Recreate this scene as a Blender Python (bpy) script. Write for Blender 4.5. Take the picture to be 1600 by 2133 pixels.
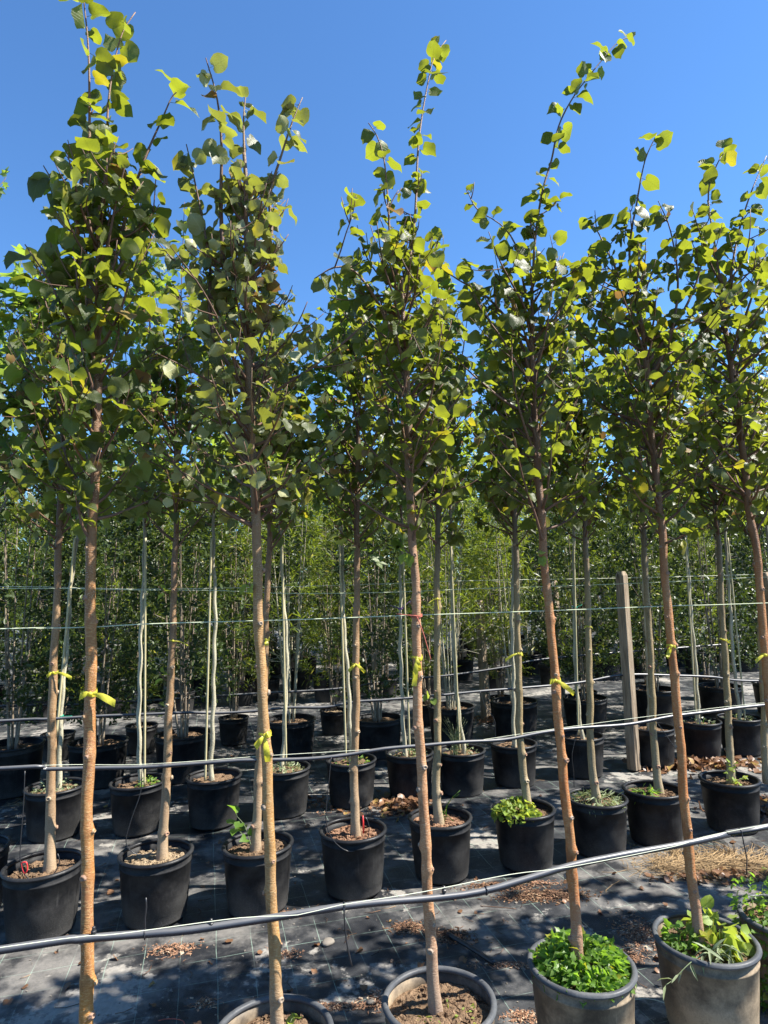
import bpy, math, random
import numpy as np
from mathutils import Vector, Matrix

for o in list(bpy.data.objects):
    bpy.data.objects.remove(o)
random.seed(7)
rs = np.random.RandomState(11)
SC = bpy.context.scene
COL = SC.collection

# ------------------------------------------------------------------ camera
EYE = np.array([0.0, 0.0, 1.6])
PITCH, ROLL, FPX = math.radians(6.37), math.radians(-1.38), 1327.0
_F = np.array([0, math.cos(PITCH), math.sin(PITCH)])
_U0 = np.array([0, -math.sin(PITCH), math.cos(PITCH)])
_R0 = np.array([1.0, 0, 0])
_R = _R0 * math.cos(ROLL) + _U0 * math.sin(ROLL)
_U = -_R0 * math.sin(ROLL) + _U0 * math.cos(ROLL)
cam = bpy.data.cameras.new('camera')
cam.sensor_fit = 'VERTICAL'
cam.sensor_height = 36.0
cam.lens = FPX / 2133 * 36.0
cam.clip_start = 0.05
cam.clip_end = 600
co = bpy.data.objects.new('camera', cam)
COL.objects.link(co)
co.matrix_world = Matrix(((_R[0], _U[0], -_F[0], EYE[0]), (_R[1], _U[1], -_F[1], EYE[1]), (_R[2], _U[2], -_F[2], EYE[2]), (0, 0, 0, 1)))
SC.camera = co

# ------------------------------------------------------------------ sky and sun
SUN_AZ, SUN_EL = 94.0, 50.0
world = bpy.data.worlds.new('World')
SC.world = world
world.use_nodes = True
wn = world.node_tree
wn.nodes.clear()
sky = wn.nodes.new('ShaderNodeTexSky')
sky.sky_type = 'NISHITA'
sky.sun_disc = False
sky.sun_elevation = math.radians(SUN_EL)
sky.sun_rotation = math.radians(SUN_AZ)
sky.air_density = 1.0
sky.dust_density = 0.0
sky.ozone_density = 4.0
sky.altitude = 300
bg = wn.nodes.new('ShaderNodeBackground')
bg.inputs['Strength'].default_value = 0.074
wo = wn.nodes.new('ShaderNodeOutputWorld')
tint = wn.nodes.new('ShaderNodeMix')
tint.data_type = 'RGBA'
tint.blend_type = 'MULTIPLY'
tint.inputs[0].default_value = 1.0
tint.inputs[7].default_value = (0.67, 0.965, 1.19, 1)
wn.links.new(sky.outputs[0], tint.inputs[6])
wn.links.new(tint.outputs[2], bg.inputs[0])
wn.links.new(bg.outputs[0], wo.inputs[0])
sun = bpy.data.lights.new('sun', 'SUN')
sun.energy = 5.0
sun.angle = math.radians(0.53)
sun.color = (1.0, 0.95, 0.87)
so = bpy.data.objects.new('sun', sun)
COL.objects.link(so)
az, el = math.radians(SUN_AZ), math.radians(SUN_EL)
so.rotation_euler = Vector((math.sin(az) * math.cos(el), math.cos(az) * math.cos(el), math.sin(el))).to_track_quat('Z', 'Y').to_euler()
so.location = (6, 2, 9)
SC.view_settings.view_transform = 'Standard'
SC.view_settings.look = 'None'
SC.view_settings.exposure = 1.56
SC.view_settings.gamma = 1.0
SC.view_settings.use_curve_mapping = False

# ------------------------------------------------------------------ geometry helpers
ROWDIR = np.array([0.963, 0.27, 0.0]); ROWDIR /= np.linalg.norm(ROWDIR)


def ray(u, v):
    return _R * (u - 800) / FPX + _U * (1066.5 - v) / FPX + _F


def at(u, v, base, d=ROWDIR):
    """world point of a photo position lying in the upright plane of a row through base"""
    n = np.array([-d[1], d[0], 0.0])
    r = ray(u, v)
    t = ((np.array([base[0], base[1], 0.0]) - EYE) @ n) / (r @ n)
    return EYE + r * t


def on_ground(u, v, z=0.0):
    r = ray(u, v)
    return EYE + r * ((z - EYE[2]) / r[2])


def unit(a):
    return a / (np.linalg.norm(a) + 1e-12)


class MB:
    def __init__(s):
        s.v, s.f, s.uv, s.n = [], [], [], 0

    def add(s, V, F, UV=None):
        """V (n,3); F (m,k) array with k 3 or 4"""
        V = np.asarray(V, float)
        for A in (F if isinstance(F, list) else [F]):
            A = np.asarray(A, int)
            if len(A):
                s.f.append(A + s.n)
        s.v.append(V)
        s.uv.append(np.zeros((len(V), 2)) if UV is None else np.asarray(UV, float))
        s.n += len(V)
        return s

    def mesh(s, name, mats, smooth=True):
        me = bpy.data.meshes.new(name)
        V = np.concatenate(s.v)
        me.vertices.add(len(V))
        me.vertices.foreach_set('co', V.astype(np.float32).ravel())
        loops = np.concatenate([a.ravel() for a in s.f])
        tot = np.concatenate([np.full(len(a), a.shape[1]) for a in s.f])
        start = np.concatenate([[0], np.cumsum(tot)[:-1]])
        me.loops.add(len(loops))
        me.loops.foreach_set('vertex_index', loops.astype(np.int32))
        me.polygons.add(len(tot))
        me.polygons.foreach_set('loop_start', start.astype(np.int32))
        me.polygons.foreach_set('loop_total', tot.astype(np.int32))
        me.polygons.foreach_set('use_smooth', np.full(len(tot), smooth))
        ul = me.uv_layers.new(name='UVMap')
        ul.data.foreach_set('uv', np.concatenate(s.uv)[loops].astype(np.float32).ravel())
        for m in (mats if isinstance(mats, (list, tuple)) else [mats]):
            me.materials.append(m)
        me.update(calc_edges=True)
        return me


def put(name, me, parent=None, loc=None, kind=None):
    o = bpy.data.objects.new(name, me)
    COL.objects.link(o)
    if parent is not None:
        o.parent = parent
    if loc is not None:
        o.location = loc
    if kind:
        o['kind'] = kind
    return o


def tag(o, label, cat, group=None):
    o['label'] = label
    o['category'] = cat
    if group:
        o['group'] = group
    return o


def thing(name, loc, label, cat, group=None):
    o = bpy.data.objects.new(name, None)
    o.empty_display_size = 0.1
    COL.objects.link(o)
    o.location = tuple(loc)
    return tag(o, label, cat, group)


def resample(P, ds):
    P = np.asarray(P, float)
    if len(P) > 2:
        Q = np.vstack([2 * P[0] - P[1], P, 2 * P[-1] - P[-2]])
        out = []
        for i in range(1, len(Q) - 2):
            a, b, c, d = Q[i - 1:i + 3]
            m = max(2, int(np.linalg.norm(c - b) / ds))
            t = np.linspace(0, 1, m, endpoint=False)[:, None]
            out.append(0.5 * ((2 * b) + (-a + c) * t + (2 * a - 5 * b + 4 * c - d) * t ** 2 + (-a + 3 * b - 3 * c + d) * t ** 3))
        out.append(P[-1:])
        return np.vstack(out)
    m = max(2, int(np.linalg.norm(P[1] - P[0]) / ds) + 1)
    return P[0] + (P[1] - P[0]) * np.linspace(0, 1, m)[:, None]


def tube(P, rad, seg=8, cap=True, bump=None, flat=None):
    """tube through points P; bump(s, ang) multiplies the radius"""
    P = np.asarray(P, float)
    n = len(P)
    rad = np.broadcast_to(np.asarray(rad, float), (n,)).copy()
    T = np.gradient(P, axis=0)
    T /= np.linalg.norm(T, axis=1)[:, None] + 1e-12
    ref = np.array([0.0, 1.0, 0.0]) if abs(T[0][1]) < 0.9 else np.array([1.0, 0, 0])
    A = np.zeros((n, 3)); A[0] = unit(np.cross(T[0], ref))
    for i in range(1, n):
        a = A[i - 1] - T[i] * (A[i - 1] @ T[i])
        A[i] = unit(a)
    B = np.cross(T, A)
    ang = np.linspace(0, 2 * math.pi, seg, endpoint=False)
    L = np.concatenate([[0], np.cumsum(np.linalg.norm(np.diff(P, axis=0), axis=1))])
    R = rad[:, None] * np.ones(seg)
    if bump is not None:
        R = R * bump(L[:, None], ang[None, :])
    V = P[:, None, :] + R[:, :, None] * (np.cos(ang)[None, :, None] * A[:, None, :] + np.sin(ang)[None, :, None] * B[:, None, :])
    V = V.reshape(-1, 3)
    i = np.arange(n - 1)[:, None] * seg
    j = np.arange(seg)[None, :]
    j2 = (j + 1) % seg
    F = np.stack([i + j, i + j2, i + seg + j2, i + seg + j], -1).reshape(-1, 4)
    UV = np.stack([np.tile(ang / (2 * math.pi), n), np.repeat(L, seg)], 1)
    Fs = [F]
    if cap:
        V = np.vstack([V, P[:1], P[-1:]])
        UV = np.vstack([UV, [[0, 0], [0, 0]]])
        a = np.arange(seg)
        Fs.append(np.stack([(a + 1) % seg, a, np.full(seg, n * seg)], 1))
        Fs.append(np.stack([(n - 1) * seg + a, (n - 1) * seg + (a + 1) % seg, np.full(seg, n * seg + 1)], 1))
    return V, Fs, UV


def lathe(prof, seg=40, wob=None):
    prof = np.asarray(prof, float)
    ang = np.linspace(0, 2 * math.pi, seg, endpoint=False)
    r = prof[:, 0][:, None] * np.ones(seg)
    if wob is not None:
        r = r * wob(ang)[None, :]
    V = np.stack([r * np.cos(ang), r * np.sin(ang), prof[:, 1][:, None] * np.ones(seg)], -1).reshape(-1, 3)
    n = len(prof)
    i = np.arange(n - 1)[:, None] * seg
    j = np.arange(seg)[None, :]
    j2 = (j + 1) % seg
    F = np.stack([i + j, i + j2, i + seg + j2, i + seg + j], -1).reshape(-1, 4)
    return V, F


def box(c, s, rot=0.0):
    x, y, z = np.array(s) / 2
    V = np.array([[-x, -y, -z], [x, -y, -z], [x, y, -z], [-x, y, -z], [-x, -y, z], [x, -y, z], [x, y, z], [-x, y, z]])
    cr, sr = math.cos(rot), math.sin(rot)
    V = V @ np.array([[cr, sr, 0], [-sr, cr, 0], [0, 0, 1]]) + np.array(c)
    F = np.array([[0, 3, 2, 1], [4, 5, 6, 7], [0, 1, 5, 4], [1, 2, 6, 5], [2, 3, 7, 6], [3, 0, 4, 7]])
    return V, F


def vnoise(x, y, seed=0):
    """cheap smooth value noise"""
    xi, yi = np.floor(x).astype(int), np.floor(y).astype(int)
    xf, yf = x - xi, y - yi
    h = lambda a, b: (np.abs(np.sin(a * 127.1 + b * 311.7 + seed * 74.7) * 43758.5453) % 1.0)
    sx, sy = xf * xf * (3 - 2 * xf), yf * yf * (3 - 2 * yf)
    return (h(xi, yi) * (1 - sx) + h(xi + 1, yi) * sx) * (1 - sy) + (h(xi, yi + 1) * (1 - sx) + h(xi + 1, yi + 1) * sx) * sy


# ------------------------------------------------------------------ materials
class NT:
    def __init__(s, name):
        s.m = bpy.data.materials.new(name)
        s.m.use_nodes = True
        s.t = s.m.node_tree
        s.t.nodes.clear()
        s.out = s.t.nodes.new('ShaderNodeOutputMaterial')

    def n(s, typ, ins=None, **kw):
        nd = s.t.nodes.new('ShaderNode' + typ)
        for k, v in kw.items():
            setattr(nd, k, v)
        for k, v in (ins or {}).items():
            sock = nd.inputs[k]
            if hasattr(v, 'links') or isinstance(v, bpy.types.NodeSocket):
                s.t.links.new(v, sock)
            elif isinstance(v, (tuple, list)) and len(v) == 3 and sock.type == 'RGBA':
                sock.default_value = (*v, 1)
            else:
                sock.default_value = v
        return nd

    def math(s, op, a, b=0.0, c=0.0, clamp=False):
        return s.n('Math', {0: a, 1: b, 2: c}, operation=op, use_clamp=clamp).outputs[0]

    def mix(s, fac, a, b):
        nd = s.n('Mix', {}, data_type='RGBA')
        for i, v in ((0, fac), (6, a), (7, b)):
            if isinstance(v, bpy.types.NodeSocket):
                s.t.links.new(v, nd.inputs[i])
            elif isinstance(v, (tuple, list)):
                nd.inputs[i].default_value = (*v, 1)
            else:
                nd.inputs[i].default_value = v
        return nd.outputs[2]

    def ramp(s, fac, lo, hi, smooth=True):
        nd = s.n('MapRange', {0: fac, 1: lo, 2: hi, 3: 0.0, 4: 1.0}, interpolation_type='SMOOTHSTEP' if smooth else 'LINEAR')
        return nd.outputs[0]

    def noise(s, vec, scale, detail=4, rough=0.55):
        return s.n('TexNoise', {'Vector': vec, 'Scale': scale, 'Detail': detail, 'Roughness': rough}).outputs[0]

    def surf(s, sh, disp=None):
        s.t.links.new(sh, s.out.inputs[0])
        return s.m

    def pbr(s, col, rough=0.6, spec=0.4, bump=None, bstr=0.3, bdist=0.002, **kw):
        ins = {'Base Color': col, 'Roughness': rough, 'Specular IOR Level': spec}
        ins.update(kw)
        if bump is not None:
            ins['Normal'] = s.n('Bump', {'Height': bump, 'Strength': bstr, 'Distance': bdist}).outputs[0]
        return s.n('BsdfPrincipled', ins).outputs[0]


def simple(name, col, rough=0.6, spec=0.4, var=0.3, scale=30.0):
    m = NT(name)
    c = m.n('TexCoord').outputs['Object']
    f = m.noise(c, scale, 5)
    dark = tuple(x * (1 - var) for x in col)
    light = tuple(min(1, x * (1 + var)) for x in col)
    return m.surf(m.pbr(m.mix(f, dark, light), rough, spec, bump=f, bstr=0.3))


def leaf_mat(name, top, under, trans, tf=0.42, veins=True, yellow=0.05, brown=0.012):
    m = NT(name)
    g = m.n('NewGeometry')
    rnd = m.math('FRACT', m.math('ADD', m.n('ObjectInfo').outputs['Random'], g.outputs['Random Per Island']))
    r2 = m.math('FRACT', m.math('MULTIPLY', rnd, 17.31))
    uv = m.n('SeparateXYZ', {0: m.n('UVMap').outputs[0]})
    ux = m.math('ABSOLUTE', uv.outputs[0])
    tc = m.n('TexCoord').outputs['Object']
    mott = m.noise(tc, 60.0, 3)
    v = m.math('ADD', m.math('MULTIPLY', r2, 0.6), m.math('MULTIPLY', mott, 0.45))
    top2 = m.mix(v, tuple(x * 0.62 for x in top), tuple(x * 1.35 for x in top))
    und2 = m.mix(v, tuple(x * 0.75 for x in under), tuple(x * 1.25 for x in under))
    col = m.mix(g.outputs['Backfacing'], top2, und2)
    tr = m.mix(v, tuple(x * 0.65 for x in trans), tuple(x * 1.3 for x in trans))
    yel = m.math('GREATER_THAN', rnd, 1 - yellow - brown)
    bro = m.math('GREATER_THAN', rnd, 1 - brown)
    edge = m.ramp(m.math('ADD', m.math('MULTIPLY', ux, 1.4), m.math('MULTIPLY', mott, 0.7)), 0.35, 0.85)
    col = m.mix(m.math('MULTIPLY', yel, 0.7), col, (0.30, 0.27, 0.03))
    tr = m.mix(m.math('MULTIPLY', yel, 0.7), tr, (0.50, 0.40, 0.02))
    col = m.mix(m.math('MULTIPLY', bro, m.math('ADD', 0.45, m.math('MULTIPLY', edge, 0.5))), col, (0.26, 0.15, 0.07))
    tr = m.mix(bro, tr, (0.26, 0.14, 0.04))
    bump = mott
    if veins:
        ph = m.math('SUBTRACT', uv.outputs[1], m.math('MULTIPLY', ux, 0.95))
        w = m.math('ABSOLUTE', m.math('SUBTRACT', m.math('FRACT', m.math('MULTIPLY', ph, 5.5)), 0.5))
        lat = m.math('SUBTRACT', 1.0, m.ramp(w, 0.0, 0.09))
        mid = m.math('SUBTRACT', 1.0, m.ramp(ux, 0.004, 0.018))
        vn = m.math('MAXIMUM', m.math('MULTIPLY', lat, 0.6), mid, clamp=True)
        col = m.mix(m.math('MULTIPLY', vn, 0.5), col, tuple(min(1, x * 1.7 + 0.03) for x in under))
        tr = m.mix(m.math('MULTIPLY', vn, 0.45), tr, tuple(x * 0.35 for x in trans))
        bump = m.math('SUBTRACT', m.math('MULTIPLY', mott, 0.4), m.math('MULTIPLY', vn, 0.8))
    nrm = m.n('Bump', {'Height': bump, 'Strength': 0.5, 'Distance': 0.002}).outputs[0]
    p = m.n('BsdfPrincipled', {'Base Color': col, 'Roughness': 0.42, 'Specular IOR Level': 0.33, 'Normal': nrm}).outputs[0]
    t = m.n('BsdfTranslucent', {'Color': tr}).outputs[0]
    return m.surf(m.n('MixShader', {0: tf, 1: p, 2: t}).outputs[0])


def bark_mat(name, c1, c2, c3, lent=0.6, base_grey=(0.26, 0.21, 0.16), grey_z=(0.30, 0.75), dark_top=None):
    m = NT(name)
    tc = m.n('TexCoord').outputs['Object']
    sz = m.n('SeparateXYZ', {0: tc}).outputs[2]
    st = m.n('Mapping', {0: tc, 3: (1, 1, 0.35)}).outputs[0]
    big = m.noise(st, 9.0, 5, 0.6)
    fine = m.noise(m.n('Mapping', {0: tc, 3: (1, 1, 3.5)}).outputs[0], 90.0, 4, 0.65)
    col = m.mix(m.ramp(big, 0.33, 0.68), c1, c2)
    col = m.mix(m.math('MULTIPLY', m.ramp(fine, 0.45, 0.65), 0.65), col, c3)
    col = m.mix(m.math('MULTIPLY', m.ramp(m.noise(st, 26.0, 5, 0.7), 0.50, 0.66), 0.6), col, tuple(x * 0.45 for x in c1))
    gz = m.math('SUBTRACT', 1.0, m.ramp(m.math('ADD', sz, m.math('MULTIPLY', big, 0.25)), grey_z[0], grey_z[1]))
    col = m.mix(m.math('MULTIPLY', gz, 0.85), col, m.mix(fine, tuple(x * 0.6 for x in base_grey), tuple(x * 1.3 for x in base_grey)))
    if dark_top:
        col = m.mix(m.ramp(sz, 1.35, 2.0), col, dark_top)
    vo = m.n('TexVoronoi', {'Vector': m.n('Mapping', {0: tc, 3: (1, 1, 1.6)}).outputs[0], 'Scale': 210.0}).outputs['Distance']
    vs = m.ramp(vo, 0.12, 0.30)
    dots = m.math('MULTIPLY', m.math('SUBTRACT', 1.0, vs), m.math('MULTIPLY', m.ramp(m.noise(tc, 14.0, 2), 0.40, 0.6), lent))
    col = m.mix(dots, col, (0.62, 0.50, 0.36))
    h = m.math('ADD', m.math('MULTIPLY', fine, 0.7), m.math('ADD', m.math('MULTIPLY', big, 0.6), m.math('MULTIPLY', dots, 0.3)))
    return m.surf(m.pbr(col, 0.55, 0.42, bump=h, bstr=0.9, bdist=0.005))


def plastic_mat(name, base, dust, amount, zh=0.3, rough=0.42):
    m = NT(name)
    tc = m.n('TexCoord').outputs['Object']
    oi = m.n('ObjectInfo').outputs['Random']
    sh = m.n('VectorMath', {0: tc, 1: m.n('CombineXYZ', {0: oi, 1: oi, 2: 0.0}).outputs[0]}, operation='ADD').outputs[0]
    z = m.n('SeparateXYZ', {0: tc}).outputs[2]
    big = m.noise(sh, 7.0, 6, 0.65)
    fine = m.noise(sh, 130.0, 3, 0.7)
    speck = m.ramp(m.noise(sh, 420.0, 2, 0.7), 0.56, 0.70)
    low = m.math('SUBTRACT', 1.0, m.ramp(z, 0.0, zh * 0.6))
    f = m.math('ADD', m.math('MULTIPLY', m.ramp(big, 0.35, 0.75), 0.55), m.math('MULTIPLY', low, 0.55))
    f = m.math('MULTIPLY', m.math('MULTIPLY', f, m.math('ADD', 0.45, fine)), amount, clamp=True)
    col = m.mix(f, base, dust)
    col = m.mix(m.math('MULTIPLY', speck, m.math('MULTIPLY', m.math('ADD', low, 0.25), 0.35)), col, tuple(min(1, x * 2.2) for x in dust))
    streak = m.ramp(m.noise(m.n('Mapping', {0: sh, 3: (1, 1, 0.06)}).outputs[0], 60.0, 3), 0.62, 0.78)
    col = m.mix(m.math('MULTIPLY', streak, 0.22 * min(1, amount)), col, tuple(min(1, x * 1.8) for x in dust))
    rg = m.math('ADD', rough, m.math('MULTIPLY', f, 0.4))
    return m.surf(m.pbr(col, rg, 0.16, bump=m.math('ADD', fine, m.math('MULTIPLY', big, 2.0)), bstr=0.35, bdist=0.0015))


def soil_mat(name, a, b, c):
    m = NT(name)
    tc = m.n('TexCoord').outputs['Object']
    n1 = m.noise(tc, 38.0, 6, 0.7)
    n2 = m.noise(tc, 150.0, 4, 0.7)
    vo = m.n('TexVoronoi', {'Vector': tc, 'Scale': 110.0})
    col = m.mix(m.ramp(n1, 0.35, 0.65), a, b)
    col = m.mix(m.math('MULTIPLY', m.ramp(n2, 0.5, 0.7), 0.7), col, c)
    rr = m.n('SeparateColor', {0: vo.outputs['Color']}).outputs[0]
    isl = m.n('NewGeometry').outputs['Random Per Island']
    col = m.mix(m.math('MULTIPLY', m.ramp(isl, 0.3, 1.0, False), 0.42), col, c)
    col = m.mix(m.math('MULTIPLY', rr, 0.45), col, tuple(x * 0.4 for x in a))
    return m.surf(m.pbr(col, 0.95, 0.1, bump=m.math('ADD', n2, m.math('MULTIPLY', vo.outputs['Distance'], 0.8)), bstr=1.0, bdist=0.008))


M = {}
M['leaf_linden'] = leaf_mat('linden_leaf', (0.046, 0.063, 0.013), (0.115, 0.130, 0.045), (0.31, 0.355, 0.020), yellow=0.035, brown=0.006)
M['leaf_silver'] = leaf_mat('silver_linden_leaf', (0.048, 0.064, 0.017), (0.30, 0.30, 0.15), (0.34, 0.37, 0.04), tf=0.33, yellow=0.05, brown=0.03)
M['leaf_dark'] = leaf_mat('second_row_leaf', (0.040, 0.060, 0.015), (0.105, 0.125, 0.05), (0.29, 0.345, 0.024), veins=False, yellow=0.03, brown=0.012)  # slightly darker green for the second row lindens
M['leaf_plane'] = leaf_mat('plane_leaf', (0.070, 0.112, 0.028), (0.15, 0.19, 0.085), (0.36, 0.50, 0.05), veins=False, yellow=0.04, brown=0.02)
M['leaf_shrub'] = leaf_mat('shrub_leaf', (0.026, 0.044, 0.010), (0.05, 0.07, 0.026), (0.16, 0.24, 0.025), tf=0.15, veins=False, yellow=0.01, brown=0.0)
M['leaf_light'] = leaf_mat('light_shrub_leaf', (0.052, 0.076, 0.013), (0.07, 0.10, 0.028), (0.38, 0.48, 0.03), tf=0.28, veins=False, yellow=0.05, brown=0.0)
M['leaf_grey'] = leaf_mat('grey_shrub_leaf', (0.14, 0.17, 0.12), (0.2, 0.23, 0.17), (0.2, 0.26, 0.12), tf=0.3, veins=False, yellow=0.0, brown=0.0)
M['leaf_weed'] = leaf_mat('weed_leaf', (0.085, 0.16, 0.025), (0.13, 0.20, 0.06), (0.32, 0.55, 0.04), tf=0.4, veins=False, yellow=0.03, brown=0.004)
M['leaf_lime'] = leaf_mat('lime_weed_leaf', (0.17, 0.24, 0.04), (0.20, 0.26, 0.07), (0.50, 0.60, 0.06), tf=0.4, yellow=0.06, brown=0.0)
M['leaf_narrow'] = leaf_mat('narrow_weed_leaf', (0.20, 0.24, 0.13), (0.32, 0.35, 0.24), (0.3, 0.36, 0.12), tf=0.3, veins=False, yellow=0.0, brown=0.0)
M['leaf_dead'] = leaf_mat('dead_leaf', (0.16, 0.085, 0.045), (0.22, 0.13, 0.075), (0.16, 0.07, 0.03), tf=0.15, veins=False, yellow=0.0, brown=0.1)
M['straw'] = simple('straw', (0.30, 0.205, 0.105), 0.75, 0.2, 0.35, 60)
def chip_mat(name, a, b, c):
    m = NT(name)
    r = m.n('NewGeometry').outputs['Random Per Island']
    col = m.mix(m.ramp(r, 0.0, 0.6, False), a, b)
    col = m.mix(m.ramp(r, 0.8, 0.95), col, c)
    return m.surf(m.pbr(col, 0.95, 0.1, bump=m.noise(m.n('TexCoord').outputs['Object'], 200.0, 3), bstr=0.6))


M['mulch'] = chip_mat('mulch', (0.045, 0.027, 0.018), (0.17, 0.095, 0.058), (0.30, 0.20, 0.12))
M['chip'] = chip_mat('bark_chip', (0.10, 0.055, 0.035), (0.32, 0.18, 0.11), (0.46, 0.36, 0.25))
M['stone'] = simple('stone', (0.17, 0.15, 0.125), 0.9, 0.2, 0.25, 40)
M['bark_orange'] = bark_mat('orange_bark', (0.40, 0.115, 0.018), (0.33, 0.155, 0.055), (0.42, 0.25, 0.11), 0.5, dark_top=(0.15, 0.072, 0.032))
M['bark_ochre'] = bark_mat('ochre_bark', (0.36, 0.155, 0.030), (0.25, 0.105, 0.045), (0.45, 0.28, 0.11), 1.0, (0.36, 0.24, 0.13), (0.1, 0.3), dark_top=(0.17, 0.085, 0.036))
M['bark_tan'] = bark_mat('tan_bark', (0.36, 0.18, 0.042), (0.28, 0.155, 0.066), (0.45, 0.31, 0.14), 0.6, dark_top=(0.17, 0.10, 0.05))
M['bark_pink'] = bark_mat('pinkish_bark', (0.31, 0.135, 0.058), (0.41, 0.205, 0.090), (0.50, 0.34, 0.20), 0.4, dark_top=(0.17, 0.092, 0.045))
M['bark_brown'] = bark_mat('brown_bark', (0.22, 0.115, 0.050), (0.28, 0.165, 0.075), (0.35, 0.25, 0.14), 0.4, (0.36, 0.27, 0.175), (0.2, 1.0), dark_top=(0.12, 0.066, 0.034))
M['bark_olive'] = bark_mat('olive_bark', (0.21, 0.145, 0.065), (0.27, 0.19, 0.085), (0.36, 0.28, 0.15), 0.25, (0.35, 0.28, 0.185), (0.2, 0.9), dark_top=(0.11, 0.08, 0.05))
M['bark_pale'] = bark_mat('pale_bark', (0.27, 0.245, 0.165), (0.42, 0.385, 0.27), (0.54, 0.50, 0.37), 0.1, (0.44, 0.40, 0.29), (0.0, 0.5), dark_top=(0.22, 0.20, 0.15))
M['bark_stem'] = bark_mat('stem_bark', (0.17, 0.13, 0.09), (0.24, 0.19, 0.13), (0.32, 0.27, 0.2), 0.2)
M['twig'] = simple('twig', (0.12, 0.065, 0.04), 0.6, 0.3, 0.3, 40)
M['scar'] = simple('scar_wood', (0.27, 0.165, 0.11), 0.85, 0.2, 0.55, 160)
M['bamboo'] = simple('bamboo', (0.40, 0.35, 0.20), 0.5, 0.4, 0.2, 25)
M['pot_black'] = plastic_mat('black_plastic', (0.0050, 0.0053, 0.0066), (0.105, 0.102, 0.096), 0.52, rough=0.5)
M['pot_rim'] = plastic_mat('rim_plastic', (0.008, 0.0085, 0.0105), (0.10, 0.098, 0.092), 0.42, rough=0.36)
M['pot_dusty'] = plastic_mat('dusty_plastic', (0.060, 0.048, 0.036), (0.31, 0.24, 0.16), 1.9)
M['pot_rim_grey'] = plastic_mat('grey_rim_plastic', (0.050, 0.054, 0.060), (0.17, 0.17, 0.165), 0.9, rough=0.4)
M['soil'] = soil_mat('soil', (0.10, 0.06, 0.036), (0.18, 0.115, 0.07), (0.34, 0.235, 0.145))
M['soil_pale'] = soil_mat('pale_soil', (0.20, 0.14, 0.085), (0.34, 0.25, 0.155), (0.48, 0.38, 0.25))
M['soil_red'] = soil_mat('reddish_soil', (0.17, 0.08, 0.048), (0.28, 0.15, 0.09), (0.42, 0.28, 0.18))
M['twine'] = simple('twine', (0.60, 0.62, 0.48), 0.7, 0.2, 0.1, 100)
M['twine_green'] = simple('green_twine', (0.46, 0.50, 0.34), 0.7, 0.2, 0.1, 100)
M['red'] = simple('red_plastic', (0.55, 0.03, 0.03), 0.4, 0.5, 0.1, 30)
M['string_red'] = simple('red_string', (0.35, 0.10, 0.07), 0.7, 0.2, 0.2, 60)
M['string_teal'] = simple('teal_string', (0.02, 0.30, 0.20), 0.6, 0.3, 0.1, 60)
M['string_purple'] = simple('purple_string', (0.16, 0.06, 0.30), 0.6, 0.3, 0.1, 60)


def hose_mat():
    m = NT('black_hose')
    tc = m.n('TexCoord').outputs['Object']
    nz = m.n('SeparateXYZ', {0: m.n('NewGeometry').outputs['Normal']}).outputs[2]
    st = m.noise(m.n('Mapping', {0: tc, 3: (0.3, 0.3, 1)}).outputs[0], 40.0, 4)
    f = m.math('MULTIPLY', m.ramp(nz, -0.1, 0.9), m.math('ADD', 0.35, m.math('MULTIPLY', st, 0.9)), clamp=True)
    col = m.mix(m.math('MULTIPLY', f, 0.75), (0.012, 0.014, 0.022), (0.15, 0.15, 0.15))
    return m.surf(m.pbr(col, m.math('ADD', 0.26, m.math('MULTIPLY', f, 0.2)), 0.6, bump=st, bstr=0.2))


M['hose'] = hose_mat()
M['tubing'] = simple('drip_tubing', (0.018, 0.018, 0.02), 0.4, 0.5, 0.2, 30)


def ribbon_mat():
    m = NT('yellow_ribbon')
    tc = m.n('TexCoord').outputs['Object']
    f = m.noise(tc, 120.0, 3)
    p = m.pbr(m.mix(f, (0.46, 0.42, 0.03), (0.62, 0.58, 0.08)), 0.4, 0.4, bump=f, bstr=0.5)
    t = m.n('BsdfTranslucent', {'Color': (0.75, 0.70, 0.05, 1)}).outputs[0]
    return m.surf(m.n('MixShader', {0: 0.35, 1: p, 2: t}).outputs[0])


M['ribbon'] = ribbon_mat()


def post_mat():
    m = NT('weathered_wood')
    tc = m.n('TexCoord').outputs['Object']
    st = m.noise(m.n('Mapping', {0: tc, 3: (1, 1, 0.07)}).outputs[0], 55.0, 6, 0.7)
    bl = m.noise(tc, 11.0, 4)
    col = m.mix(m.ramp(st, 0.3, 0.7), (0.17, 0.125, 0.085), (0.35, 0.28, 0.20))
    col = m.mix(m.math('MULTIPLY', m.ramp(bl, 0.5, 0.7), 0.4), col, (0.24, 0.20, 0.15))
    crack = m.ramp(m.noise(m.n('Mapping', {0: tc, 3: (1, 1, 0.035)}).outputs[0], 34.0, 2), 0.66, 0.71)
    col = m.mix(m.math('MULTIPLY', crack, 0.9), col, (0.03, 0.025, 0.02))
    h = m.math('SUBTRACT', st, m.math('MULTIPLY', crack, 1.5))
    return m.surf(m.pbr(col, 0.9, 0.2, bump=h, bstr=0.9, bdist=0.006))


M['post'] = post_mat()


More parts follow.
